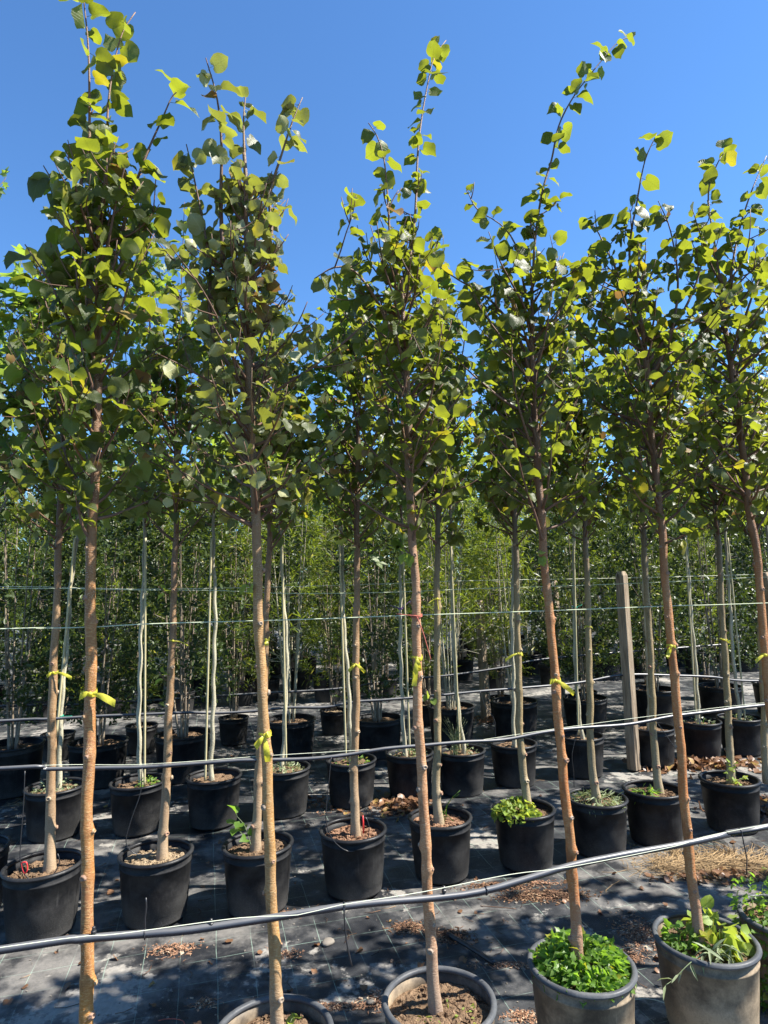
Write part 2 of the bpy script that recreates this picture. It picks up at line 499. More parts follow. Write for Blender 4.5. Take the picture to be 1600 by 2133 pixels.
def cloth_mat():
    m = NT('woven_ground_cloth')
    tc = m.n('TexCoord').outputs['Object']
    yaw = math.atan2(ROWDIR[1], ROWDIR[0])
    g = m.n('Mapping', {0: tc, 2: (0, 0, -yaw)}).outputs[0]
    gx = m.n('SeparateXYZ', {0: g})
    wob = m.math('MULTIPLY', m.math('SUBTRACT', m.noise(tc, 2.2, 2), 0.5), 0.022)
    def line(s, w, off):
        a = m.math('ADD', m.math('ADD', s, off), wob)
        d = m.math('ABSOLUTE', m.math('SUBTRACT', m.math('FRACT', m.math('DIVIDE', a, 0.152)), 0.5))
        return m.math('SUBTRACT', 1.0, m.ramp(d, w, w * 2.2))
    ln = m.math('MAXIMUM', line(gx.outputs[0], 0.0055, 0.02), line(gx.outputs[1], 0.0045, 0.05))
    fade = m.ramp(m.noise(tc, 5.0, 4), 0.36, 0.62)
    ln = m.math('MULTIPLY', ln, m.math('ADD', m.math('MULTIPLY', fade, 0.60), 0.08))
    big = m.noise(tc, 0.9, 5, 0.6)
    mid = m.noise(tc, 5.5, 6, 0.65)
    fine = m.noise(tc, 60.0, 4, 0.7)
    col = m.mix(m.ramp(mid, 0.35, 0.7), (0.011, 0.0122, 0.015), (0.050, 0.051, 0.053))
    dust = m.ramp(m.math('ADD', m.math('MULTIPLY', big, 0.65), m.math('MULTIPLY', mid, 0.45)), 0.52, 0.67)
    col = m.mix(m.math('MULTIPLY', dust, m.math('ADD', 0.25, m.math('MULTIPLY', fine, 0.8))), col, (0.20, 0.186, 0.165))
    # dried lime and mud crusts
    cr = m.ramp(m.math('ADD', m.math('MULTIPLY', m.noise(tc, 1.35, 3, 0.5), 0.7), m.math('MULTIPLY', m.noise(tc, 13.0, 5, 0.7), 0.42)), 0.615, 0.66)
    col = m.mix(m.math('MULTIPLY', cr, 0.72), col, m.mix(fine, (0.16, 0.145, 0.125), (0.44, 0.41, 0.36)))
    col = m.mix(ln, col, (0.26, 0.36, 0.29))
    # weave
    wx = m.math('SINE', m.math('MULTIPLY', gx.outputs[0], 1500.0))
    wy = m.math('SINE', m.math('MULTIPLY', gx.outputs[1], 1500.0))
    h = m.math('ADD', m.math('MULTIPLY', m.math('MULTIPLY', wx, wy), 0.12), m.math('ADD', m.math('MULTIPLY', mid, 2.0), m.math('MULTIPLY', fine, 0.5)))
    rg = m.math('ADD', 0.48, m.math('MULTIPLY', m.math('MAXIMUM', dust, cr), 0.4))
    return m.surf(m.pbr(col, rg, 0.42, bump=h, bstr=0.5, bdist=0.006))


M['cloth'] = cloth_mat()

# ------------------------------------------------------------------ ground
def ground_z(x, y):
    near = np.clip((9 - np.hypot(x, y - 3)) / 5, 0, 1)
    yaw = math.atan2(ROWDIR[1], ROWDIR[0])
    a = x * math.cos(yaw) + y * math.sin(yaw)
    b = -x * math.sin(yaw) + y * math.cos(yaw)
    z = 0.020 * (vnoise(a * 1.7, b * 2.6, 3) - 0.9) + 0.008 * (vnoise(a * 6, b * 8, 5) - 0.5)
    return np.minimum(z, 0.0) * near - 0.002


gx = np.concatenate([np.linspace(-400, -12, 12, endpoint=False), np.linspace(-12, -4, 30, endpoint=False), np.linspace(-4, 5, 260, endpoint=False), np.linspace(5, 14, 30, endpoint=False), np.linspace(14, 400, 13)])
gy = np.concatenate([np.linspace(-80, 0.5, 12, endpoint=False), np.linspace(0.5, 8, 230, endpoint=False), np.linspace(8, 20, 40, endpoint=False), np.linspace(20, 500, 14)])
X, Y = np.meshgrid(gx, gy)
Z = ground_z(X, Y)
nx_, ny_ = len(gx), len(gy)
ii = np.arange(ny_ - 1)[:, None] * nx_ + np.arange(nx_ - 1)[None, :]
gm = MB().add(np.stack([X, Y, Z], -1).reshape(-1, 3), np.stack([ii, ii + 1, ii + nx_ + 1, ii + nx_], -1).reshape(-1, 4))
put('ground_cloth', gm.mesh('ground_cloth', M['cloth']), kind='structure')

# ------------------------------------------------------------------ leaves
OUT = {
    'linden': [(0, 0), (.13, -.10), (.32, -.09), (.46, .06), (.52, .28), (.49, .52), (.37, .73), (.15, .86), (0, .97)],
    'lindenlow': [(0, 0), (.24, -.11), (.50, .12), (.49, .50), (.24, .80), (0, .98)],
    'plane': [(0, 0), (.14, -.13), (.22, -.04), (.50, .03), (.30, .22), (.60, .55), (.22, .52), (.17, .72), (0, 1.06)],
    'oval': [(0, 0), (.20, .25), (.21, .6), (0, 1.0)],
    'narrow': [(0, 0), (.065, .3), (.055, .7), (0, 1.0)],
    'ivy': [(0, 0), (.28, -.12), (.42, .08), (.30, .30), (.34, .55), (.12, .72), (0, .95)],
}


def leaf_template(shape, rings, seed, fold=0.25, curl=0.3, wave=0.05, petiole=0.35, pw=0.014, jit=0.02):
    r = np.random.RandomState(seed)
    o = np.array(OUT[shape], float)
    o[1:-1] += r.uniform(-jit, jit, (len(o) - 2, 2))
    n = len(o)
    V, UV, F, T = [], [], [], []
    fold = fold * r.uniform(0.2, 1.7)
    fold2 = fold * r.uniform(0.3, 1.6)
    curl = curl * r.uniform(-0.35, 1.7)
    tw = r.uniform(-0.5, 0.5)
    ph = r.uniform(0, 6.28, 2)
    base = 0
    cy = np.clip(o[:, 1], 0.0, 1.2)
    cy[1] = max(0.01, cy[1])
    for k in range(1, n - 1):
        cy[k] = max(cy[k], cy[k - 1] + 0.03)
    cy[-1] = o[-1, 1]
    cen = [(0, c) for c in cy]
    pts = []
    for c in cen:
        pts.append(c)
    idc = list(range(n))
    sides = {}
    for s in (-1, 1):
        ids = []
        for q in range(1, rings + 1):
            f = q / rings
            row = []
            for k in range(n):
                if k == 0 or k == n - 1:
                    row.append(idc[k])
                else:
                    row.append(len(pts))
                    pts.append((s * o[k, 0] * f, cen[k][1] * (1 - f) + o[k, 1] * f))
            ids.append(row)
        sides[s] = [idc] + ids
    P = np.array(pts, float)
    x, y = P[:, 0], P[:, 1]
    ax = np.abs(x)
    z = np.where(x > 0, fold, fold2) * ax - curl * 0.6 * y ** 2 - 0.5 * curl * ax ** 2
    z = z + wave * np.sin(y * 7 + ph[0] + np.sign(x) * ph[1]) * np.minimum(1, ax / 0.3) + tw * x * y * 0.5
    P3 = np.stack([x, y, z], 1)
    for s in (-1, 1):
        S = sides[s]
        for q in range(rings):
            for k in range(n - 1):
                a, b, c, d = S[q][k], S[q][k + 1], S[q + 1][k + 1], S[q + 1][k]
                loop = [a, b, c, d] if s > 0 else [a, d, c, b]
                u = []
                for w in loop:
                    if w not in u:
                        u.append(w)
                if len(u) == 4:
                    F.append(u[::-1])
                elif len(u) == 3:
                    T.append(u[::-1])
    UVa = P.copy()
    P3[:, 1] += petiole
    if petiole > 0:
        m = len(P3)
        w = pw
        P3 = np.vstack([P3, [[-w, 0, 0], [w, 0, 0], [w * .8, petiole, 0], [-w * .8, petiole, 0], [0, 0, w * 1.5], [0, petiole, w * 1.2]]])
        UVa = np.vstack([UVa, np.zeros((6, 2))])
        F += [[m, m + 1, m + 2, m + 3], [m + 1, m + 4, m + 5, m + 2], [m + 4, m, m + 3, m + 5]]
    return P3, np.array(F, int).reshape(-1, 4), np.array(T, int).reshape(-1, 3), UVa


TPL = {}


def templates(key, shape, rings, n, **kw):
    TPL[key] = [leaf_template(shape, rings, 100 + i * 7 + hash(len(key)) % 50, **kw) for i in range(n)]


templates('linden', 'linden', 2, 16, fold=0.5, curl=0.8, wave=0.10)
templates('lindenlow', 'lindenlow', 1, 12, fold=0.5, curl=0.75, wave=0.09)
templates('plane', 'plane', 1, 8, fold=0.25, curl=0.4, wave=0.06)
templates('oval', 'oval', 1, 5, fold=0.4, curl=0.4, wave=0.0, petiole=0.0)
templates('narrow', 'narrow', 1, 5, fold=0.5, curl=0.3, wave=0.02, petiole=0.0)
templates('ivy', 'ivy', 1, 8, fold=0.4, curl=0.5, wave=0.06, petiole=0.5)
LM = {}


def leaf_meshes(key, mat):
    k = (key, mat)
    if k not in LM:
        L = []
        for P, F, T, UV in TPL[key]:
            b = MB().add(P, [F, T], UV)
            L.append(b.mesh('leaf', M[mat]))
        LM[k] = L
    return LM[k]


def frame(y, z):
    y = unit(y)
    x = unit(np.cross(y, z))
    return np.stack([x, y, np.cross(x, y)], 1)


def leaf_dir(out, droop=0.5, spread=0.55, up=0.8, r=rs):
    y = out * 0.8 + np.array([0, 0, -droop]) + r.normal(0, spread * 0.6, 3)
    z = np.array([0, 0, up]) + out * 0.55 + r.normal(0, spread, 3)
    return frame(y, z)


def foliage_mesh(name, key, mat, places):
    """join leaves (pos, 3x3, scale) into one mesh, all templates vectorised"""
    b = MB()
    T = TPL[key]
    grp = {}
    for i, pl in enumerate(places):
        grp.setdefault(i % len(T), []).append(pl)
    for k, L in grp.items():
        P, F, Tr, UV = T[k]
        pos = np.array([p[0] for p in L])
        R = np.array([p[1] * p[2] for p in L])
        V = np.einsum('nij,kj->nki', R, P) + pos[:, None, :]
        m = len(P)
        off = (np.arange(len(L)) * m)[:, None, None]
        Fs = []
        if len(F):
            Fs.append((F[None] + off).reshape(-1, 4))
        if len(Tr):
            Fs.append((Tr[None] + off).reshape(-1, 3))
        b.add(V.reshape(-1, 3), Fs, np.tile(UV, (len(L), 1)))
    return b.mesh(name, M[mat])


def leaf_objects(places, key, mat, parent):
    L = leaf_meshes(key, mat)
    for i, (pos, R, s) in enumerate(places):
        o = bpy.data.objects.new('leaf', L[i % len(L)])
        COL.objects.link(o)
        o.parent = parent
        A = R * s
        o.matrix_basis = Matrix(((A[0, 0], A[0, 1], A[0, 2], pos[0]), (A[1, 0], A[1, 1], A[1, 2], pos[1]), (A[2, 0], A[2, 1], A[2, 2], pos[2]), (0, 0, 0, 1)))


# ------------------------------------------------------------------ pots and soil
def pot_meshes(r, h, body, rim, seed):
    q = np.random.RandomState(seed)
    a, b, p1, p2 = q.uniform(0.0, 0.018), q.uniform(0, 0.006), q.uniform(0, 6.28), q.uniform(0, 6.28)
    wob = lambda t: 1 + a * np.cos(2 * t + p1) + b * np.cos(5 * t + p2)
    kb = 0.84
    prof = [(0.0, 0.004), (r * kb * .9, 0.004), (r * kb * .98, 0.0), (r * kb, 0.008), (r * (kb + (1 - kb) * .12), h * .16), (r * (kb + (1 - kb) * .12) + .0022, h * .17), (r * (kb + (1 - kb) * .5), h * .5), (r * .958, h - .052), (r * .958 + .003, h - .050), (r * .958 + .003, h - .044), (r * .958, h - .042), (r * .972, h - .018), (r * .975, h - .012),
            (r * .945, h - .010), (r * .94, h * .80), (r * .93, h * .6), (0.0, h * .6)]
    V, F = lathe(prof, 48, wob)
    bm = MB().add(V, F).mesh('pot', M[body])
    t = np.linspace(0, 2 * math.pi, 10, endpoint=False)
    ring = [(r * .972 + .0105 * math.cos(x), h - .008 + .0095 * math.sin(x)) for x in t] + [(r * .972 + .0105, h - .008)]
    V, F = lathe(ring, 48, wob)
    # lip notches
    rmsh = MB().add(V, F).mesh('rim', M[rim])
    return bm, rmsh


def soil_mesh(r, z, mat, seed, clods=260):
    q = np.random.RandomState(seed)
    nr, ns = 16, 44
    rr = np.linspace(0.0, r, nr)
    t = np.linspace(0, 2 * math.pi, ns, endpoint=False)
    Rg, Tg = np.meshgrid(rr, t, indexing='ij')
    x, y = Rg * np.cos(Tg), Rg * np.sin(Tg)
    zz = z + 0.016 * (vnoise(x * 22 + 50, y * 22 + 50, seed) - .5) + 0.016 * (vnoise(x * 60 + 90, y * 60 + 9, seed + 1) - .5) + 0.03 * (1 - (Rg / r) ** 2) * 0.4
    V = np.stack([x, y, zz], -1).reshape(-1, 3)
    i = np.arange(nr - 1)[:, None] * ns
    j = np.arange(ns)[None, :]
    F = np.stack([i + j, i + (j + 1) % ns, i + ns + (j + 1) % ns, i + ns + j], -1).reshape(-1, 4)[:, ::-1]
    b = MB().add(V, F)
    for k in range(clods):
        a, d = q.uniform(0, 6.28), r * .93 * math.sqrt(q.rand())
        s = .003 + .013 * q.rand() ** 2.5
        c = np.array([d * math.cos(a), d * math.sin(a), z + s * .3 + 0.012 * (1 - (d / r) ** 2)])
        Vb, Fb = box((0, 0, 0), (s * q.uniform(.6, 1.7), s * q.uniform(.6, 1.5), s * q.uniform(.5, 1)), q.uniform(0, 3))
        Vb = Vb * q.uniform(.6, 1.2, Vb.shape)
        b.add(Vb + c, Fb)
    return b.mesh('soil', M[mat], smooth=False)


POTCACHE = {}


def add_pot(root, r, h, body, rim, soil, seed, soilz=None, clods=260, share=None):
    key = share
    if key and key in POTCACHE:
        bm, rm, sm = POTCACHE[key]
    else:
        bm, rm = pot_meshes(r, h, body, rim, seed)
        sm = soil_mesh(r * .935, (h - .048) if soilz is None else soilz, soil, seed, clods)
        if key:
            POTCACHE[key] = (bm, rm, sm)
    p = put('pot', bm, root)
    p.rotation_euler = (0, 0, (seed * 1.7) % 6.28)
    put('rim', rm, p)
    put('soil', sm, root)
    return p


# ------------------------------------------------------------------ tree builder
def knot_fn(knots, r0):
    def f(L, A):
        o = np.ones(np.broadcast(L, A).shape)
        o = o + 0.025 * np.sin(L * 21 + 1.3) + 0.02 * np.sin(L * 47 + A * 2) + 0.012 * np.sin(A * 3 + L * 15)
        for (s, a, amp, wl, _k) in knots:
            d = np.angle(np.exp(1j * (A - a)))
            o = o + amp * np.exp(-((L - s) / wl) ** 2 - (d / 0.6) ** 2) + amp * .22 * np.exp(-((L - s) / (wl * 1.3)) ** 2)
        return o
    return f


def build_tree(base, trunk_px, leaders_px, label, cat_group, bark, leafkey, leafmat, r_base, r_top, z0, z1, half, nbranch, nleaf_obj,
               lsize=(.055, .085), pot=(.175, .30, 'pot_black', 'pot_rim', 'soil'), seed=0, knots=12, trunk3=None, name='potted_tree',
               scars=True, leaders3=None, sparse=1.0, potseed=None, elev=(12, 58), leaders_leaf=.034, extra_bottom=0, potshare=None, clods=260, offpot=(0, 0), lowfoliage=True):
    q = np.random.RandomState(seed * 13 + 5)
    bx, by = base
    B = np.array([bx, by, 0.0])
    soilz = pot[1] - .045
    if trunk3 is None:
        P = [at(u, v, base) for (u, v) in trunk_px]
        P = np.array(P)
        # continue the stem straight down to the soil
        if P[0][2] > soilz:
            d = unit(P[0] - P[1]) * 0.6 + np.array([0, 0, -.4])
            P = np.vstack([P[0] + d * (P[0][2] - soilz + .02) / -d[2], P])
        else:
            P[0][2] = soilz - .02
    else:
        P = np.array(trunk3) + B
    P = resample(P, 0.010 if nleaf_obj >= 250 and scars else 0.03)
    hz = P[:, 2]
    wk = 1.0 if scars else 3.0
    P[:, 0] += wk * .0014 * np.sin(hz * 23 + seed) + .0022 * np.sin(hz * 9 + seed * 2.2)
    P[:, 1] += .002 * np.sin(hz * 17 + seed * 1.3)
    root = thing(name, (bx, by, 0), label, 'tree', cat_group)
    add_pot(root, pot[0], pot[1], pot[2], pot[3], pot[4], (potseed or seed) + 31, share=potshare, clods=clods)
    Pl = P - B
    zz = (Pl[:, 2] - soilz) / (Pl[-1, 2] - soilz)
    Lr = Pl[:, 2] - soilz
    rad = r_top + (r_base * .72 - r_top) * np.clip(1 - zz, 0, 1) ** 0.75 + r_base * .28 * np.exp(-np.clip(Lr, 0, 9) / .10)
    rad = rad * (1 - .45 * np.clip((zz - .82) / .18, 0, 1))
    klist = []
    total = np.linalg.norm(np.diff(Pl, axis=0), axis=1).sum()
    for k in range(knots):
        s = 0.12 + (k + q.uniform(.1, .9)) / knots * min(total * .62, 1.6)
        # which ring side faces the camera: bias
        toc = unit(np.array([-bx, -by, 0])); sv = np.array([toc[1], -toc[0], 0])
        ka = q.choice([-1, 1]) * q.uniform(.15, 1.7)
        kn = toc * math.cos(ka) + sv * math.sin(ka)
        klist.append((s, math.atan2(-kn[1], -kn[0]), q.uniform(.15, .48), q.uniform(.008, .015), kn))
    V, F, UV = tube(Pl, rad, 16 if scars else 10, bump=knot_fn(klist, r_base))
    tr = put('trunk', MB().add(V, F, UV).mesh('trunk', M[bark]), root)
    if scars:
        # pruning scars sit on the bumps
        T = np.gradient(Pl, axis=0); T /= np.linalg.norm(T, axis=1)[:, None]
        Ls = np.concatenate([[0], np.cumsum(np.linalg.norm(np.diff(Pl, axis=0), axis=1))])
        toc = unit(np.array([-bx, -by, 0]))
        sidev = np.array([toc[1], -toc[0], 0])
        for k in range(knots):
            s = klist[k][0]
            i = int(np.argmin(abs(Ls - s)))
            n = klist[k][4]
            n = unit(n - T[i] * (n @ T[i]))
            sz = rad[i] * q.uniform(.30, .52)
            b = MB()
            ang = np.linspace(0, 2 * math.pi, 10, endpoint=False)
            rings = [(0, .25), (.45, .30), (.62, .62), (.85, .75), (1.05, .45), (1.35, -.15)]
            t2 = np.cross(n, T[i])
            VV = []
            for (rr, hh) in rings:
                jitter = 1 + q.uniform(-.16, .16, 10)
                for g_, jn in zip(ang, jitter):
                    VV.append(n * sz * hh * .8 + (t2 * math.cos(g_) + T[i] * math.sin(g_) * .85) * sz * rr * jn)
            VV = np.array(VV)
            ii = np.arange(len(rings) - 1)[:, None] * 10
            jj = np.arange(10)[None, :]
            FF = np.stack([ii + jj, ii + (jj + 1) % 10, ii + 10 + (jj + 1) % 10, ii + 10 + jj], -1).reshape(-1, 4)
            b.add(VV, FF)
            put('pruning_scar', b.mesh('pruning_scar', M['scar'] if q.rand() < .55 else M[bark]), tr, loc=tuple(Pl[i] + n * rad[i] * (.95 + klist[k][2] * .9)))
    places = []

    def leaves_along(C, n0, n1, step, size, rr):
        L = np.concatenate([[0], np.cumsum(np.linalg.norm(np.diff(C, axis=0), axis=1))])
        tot = L[-1]
        s = tot * n0
        side = q.rand() * 6.28
        while s < tot * n1:
            i = min(len(C) - 2, int(np.searchsorted(L, s)))
            p = C[i]
            t = unit(C[min(i + 1, len(C) - 1)] - C[max(i - 1, 0)])
            side += math.pi * q.uniform(.75, 1.25)
            a = unit(np.cross(t, np.array([math.cos(side * .5 + 1), math.sin(side * .5 + 1), .2])))
            a = a if (int(round(side / math.pi)) % 2) else -a
            a = unit(a * 1.0 + t * .35 + q.normal(0, .3, 3))
            places.append((p, leaf_dir(a, droop=q.uniform(-.2, .8), spread=.5, up=.85, r=q), size[0] + (size[1] - size[0]) * q.rand() ** 1.4))
            s += step * q.uniform(.45, 1.55) * (1 if step < .044 else 1 + .25 * s / tot)

    lleaf = leaders_leaf * (.7 if name == 'potted_tree' and leafmat in ('leaf_silver',) else 1)
    br = []
    allL = []
    for C in (leaders_px or []):
        allL.append(np.array([at(u, v, base) for (u, v) in C]) - B)
    for C in (leaders3 or []):
        allL.append(np.array(C))
    for C in allL:
        off = q.normal(0, .035)
        m = len(C)
        C = C + np.array([0, 1, 0]) * (np.linspace(0, 1, m) * off * 2)[:, None]
        # attach exactly to the trunk
        j = int(np.argmin(np.linalg.norm(Pl - C[0], axis=1)))
        C = np.vstack([Pl[j], C[1:]])
        C = resample(C, .03)
        rr = np.linspace(min(.0085, rad[j] * .8), .0017, len(C))
        V, F, UV = tube(C, rr, 6)
        put('branch', MB().add(V, F, UV).mesh('branch', M[bark] if q.rand() < .5 else M['twig']), root)
        leaves_along(C, .12, 1.0, lleaf, (lsize[1] * .72, lsize[1] * 1.2), None)
        br.append(C)
    # crown branches
    zs = Pl[:, 2]
    tw = MB()
    nb = 0
    ntop = zs[-1]
    az0 = q.uniform(0, 6.28)
    for k in range(nbranch):
        f = (k + q.uniform(0, 1)) / nbranch
        z = z0 + (z1 - z0) * f ** .90 + q.uniform(-.05, .05)
        if z < ntop - .02:
            j = int(np.argmin(abs(zs - z)))
            p = Pl[j]
            rj = rad[j]
        else:
            if not br:
                j = len(Pl) - 1; p = Pl[j]; rj = rad[j]
            else:
                C = br[q.randint(len(br))]
                j = int(np.argmin(abs(C[:, 2] - z)))
                if abs(C[j, 2] - z) > .08:
                    continue
                p = C[j]; rj = .004
        az0 += 2.4 + q.normal(0, .3)
        prof = (1 - f) ** .75 * (1 - .35 * math.exp(-f * 9))
        Lb = half * (0.40 + .75 * prof) * (q.uniform(.6, 1.1) if q.rand() > .16 else q.uniform(1.2, 1.6))
        if z >= ntop:
            Lb *= .5
        e = math.radians(q.uniform(*elev))
        o = np.array([math.cos(az0), math.sin(az0), 0])
        d = o * math.cos(e) + np.array([0, 0, math.sin(e)])
        pts = [p]
        cur = p.copy()
        for s in range(4):
            d = unit(d + q.normal(0, .13, 3) + np.array([0, 0, .14]))
            cur = cur + d * Lb / 4
            pts.append(cur)
        C = resample(np.array(pts), .03)
        rr = np.linspace(min(.006, rj * .7), .0014, len(C))
        V, F, UV = tube(C, rr, 5)
        if nb < 14 and Lb > .2:
            put('branch', MB().add(V, F, UV).mesh('branch', M[bark] if q.rand() < .3 else M['twig']), root)
            nb += 1
        else:
            tw.add(V, F, UV)
        leaves_along(C, .34, 1.02, .042 / sparse, lsize, None)
        for s in range(2 if Lb > .15 else 1):
            i = int(len(C) * q.uniform(.25, .8))
            d2 = unit(unit(C[-1] - C[0]) + q.normal(0, .6, 3))
            C2 = resample(np.array([C[i], C[i] + d2 * Lb * .2, C[i] + d2 * Lb * .38 + np.array([0, 0, .02])]), .03)
            V, F, UV = tube(C2, np.linspace(.0024, .0012, len(C2)), 4)
            tw.add(V, F, UV)
            leaves_along(C2, .2, 1.05, .045 / sparse, lsize, None)
    if tw.n:
        put('twigs', tw.mesh('twigs', M['twig']), root, kind='stuff')
    # nearest leaves are objects, the rest one part
    eye = EYE - B
    places.sort(key=lambda p: -p[2] / np.linalg.norm(p[0] - eye))
    big, rest = places[:nleaf_obj], places[nleaf_obj:]
    leaf_objects(big, leafkey, leafmat, root)
    if rest:
        put('foliage', foliage_mesh('foliage', leafkey, leafmat, rest), root, kind='stuff')
    return root, Pl, rad, len(places)


def side_shoot(root, base, pts, n, size, leafkey, leafmat, seed):
    q = np.random.RandomState(seed)
    B = np.array([base[0], base[1], 0])
    C = resample(np.array([p - B for p in pts]), .03)
    put('branch', MB().add(*tube(C, np.linspace(.005, .0015, len(C)), 6)).mesh('branch', M['twig']), root)
    pl = []
    for k in range(n):
        i = int((k + 1) / n * (len(C) - 1))
        a = unit(q.normal(0, 1, 3) * [1, .5, .6])
        pl.append((C[i], leaf_dir(a, .4, .5, .5, q), q.uniform(*size)))
    leaf_objects(pl, leafkey, leafmat, root)


def at_height(Pl, z):
    i = int(np.argmin(abs(Pl[:, 2] - z)))
    return Pl[i]


TREES = {}
G1 = 'linden trees of the front row'
G2 = 'linden trees of the second row'
G3 = 'pale-stemmed trees of the third row'
DP = (.175, .30, 'pot_dusty', 'pot_rim_grey', 'soil')
# ---- front row
front = [
    ('T1', (-.86, 1.90), [(180, 2133), (181, 1900), (185, 1600), (188, 1400), (190, 1200), (196, 1000), (202, 850), (204, 700), (205, 600), (204, 500), (207, 430)],
     [[(205, 520), (212, 400), (215, 300), (214, 200), (222, 110), (238, 30), (262, -20)], [(205, 680), (172, 570), (160, 460), (166, 390), (184, 320), (186, 200), (183, 90), (172, -20)],
      [(206, 640), (236, 540), (268, 410), (300, 310), (330, 235), (352, 180), (378, 152)], [(204, 620), (150, 520), (118, 430), (100, 370), (74, 325)], [(205, 800), (160, 690), (120, 600), (85, 540)]],
     'front row linden with ochre speckled trunk and a yellow ribbon, nearest to the left edge', 'bark_ochre', 'leaf_linden', .027, .0125, DP, (.032, .064), 66, .29),
    ('T2', (-.362, 2.025), [(576, 2133), (572, 2000), (566, 1850), (560, 1700), (552, 1550), (545, 1400), (538, 1250), (533, 1100), (526, 950), (520, 800), (516, 650), (517, 560), (514, 480), (513, 400), (508, 320)],
     [[(518, 565), (545, 545), (566, 490), (564, 410), (588, 330), (612, 260), (632, 215)], [(526, 850), (495, 790), (452, 720), (436, 640), (438, 560), (424, 470), (402, 360), (388, 300)],
      [(516, 600), (474, 555), (466, 450), (470, 330), (464, 240), (444, 165)], [(510, 330), (505, 240), (508, 175)]],
     'front row linden with tan trunk, many pale curled leaves and ribbon tail hanging down', 'bark_tan', 'leaf_silver', .027, .0125, DP, (.026, .056), 76, .34),
    ('T3', (.136, 2.157), [(905, 2072), (898, 1950), (888, 1800), (880, 1650), (873, 1500), (868, 1350), (864, 1200), (858, 1100), (852, 950), (847, 800), (841, 650), (838, 580)],
     [[(842, 650), (850, 560), (862, 480), (868, 400), (872, 300), (880, 220), (895, 130), (910, 65), (936, 22)], [(838, 610), (815, 520), (808, 420), (800, 340), (786, 295), (768, 270)],
      [(846, 760), (790, 640), (740, 575), (700, 572), (660, 600)]],
     'front row linden with pinkish trunk whose thin leader is the tallest in mid picture', 'bark_pink', 'leaf_linden', .0265, .012, DP, (.027, .058), 74, .33),
    ('T4', (.635, 2.332), [(1204, 1985), (1190, 1800), (1178, 1650), (1163, 1500), (1150, 1350), (1138, 1200), (1128, 1080), (1118, 950), (1112, 800), (1108, 700), (1106, 600)],
     [[(1108, 620), (1115, 500), (1130, 400), (1150, 330), (1165, 260), (1195, 200), (1240, 140), (1290, 82), (1318, 72)], [(1104, 680), (1088, 580), (1072, 510), (1040, 470), (1000, 448)],
      [(1112, 800), (1080, 690), (1020, 605), (960, 560), (905, 512)], [(1112, 780), (1165, 650), (1225, 580), (1262, 545)]],
     'front row linden with bright orange trunk and a tip bending over to the right', 'bark_orange', 'leaf_linden', .027, .012, DP, (.027, .058), 74, .33),
    ('T5', (1.125, 2.469), [(1450, 1910), (1438, 1800), (1425, 1650), (1410, 1480), (1400, 1350), (1385, 1200), (1373, 1050), (1358, 900), (1345, 750), (1330, 640), (1314, 580)],
     [[(1316, 600), (1298, 565), (1272, 485), (1260, 440), (1252, 415)], [(1325, 640), (1310, 530), (1325, 420), (1340, 340), (1362, 290)], [(1345, 800), (1392, 700), (1402, 600), (1382, 500), (1352, 445)],
      [(1345, 760), (1420, 650), (1450, 560), (1440, 500)]],
     'front row linden leaning left with reddish trunk rising out of a pot of pale weeds', 'bark_orange', 'leaf_linden', .026, .0125, DP, (.027, .058), 76, .33),
    ('T6', (1.62, 2.63), [(1598, 1400), (1586, 1280), (1576, 1150), (1560, 1050), (1548, 950), (1535, 850), (1522, 750), (1508, 650), (1500, 570)],
     [[(1505, 620), (1490, 500), (1480, 400), (1500, 335), (1530, 288)], [(1512, 680), (1530, 520), (1556, 420), (1592, 330)], [(1522, 760), (1565, 620), (1608, 520)], [(1562, 1060), (1577, 1010), (1572, 950), (1562, 900)]],
     'front row linden at the right edge whose lower trunk leaves the picture', 'bark_orange', 'leaf_linden', .026, .0125, DP, (.027, .058), 76, .33),
]
NL = {}
for i, (k, base, tp, lp, lab, bark, lm, rb, rt, pot, ls, nb, half) in enumerate(front):
    if k in ('T1', 'T6'):
        # the foot is outside the frame: carry the stem on to the soil and set the pot there
        a, b = at(*tp[0], base), at(*tp[1], base)
        foot = a + (a - b) / (b[2] - a[2]) * (a[2] - .25) * (1.0 if k == 'T1' else .55)
        base = (float(foot[0]), float(foot[1]))
    root, Pl, rad, n = build_tree(base, tp, lp, lab, G1, bark, 'linden', lm, rb * .9, rt * .88, 1.74, {'T1': 3.1, 'T2': 2.9, 'T3': 3.05, 'T4': 3.05, 'T5': 3.05, 'T6': 3.15}[k], half, nb, 300, ls, pot, seed=i + 1, potseed=i + 1)
    TREES[k] = (root, Pl, rad, base); NL[k] = n
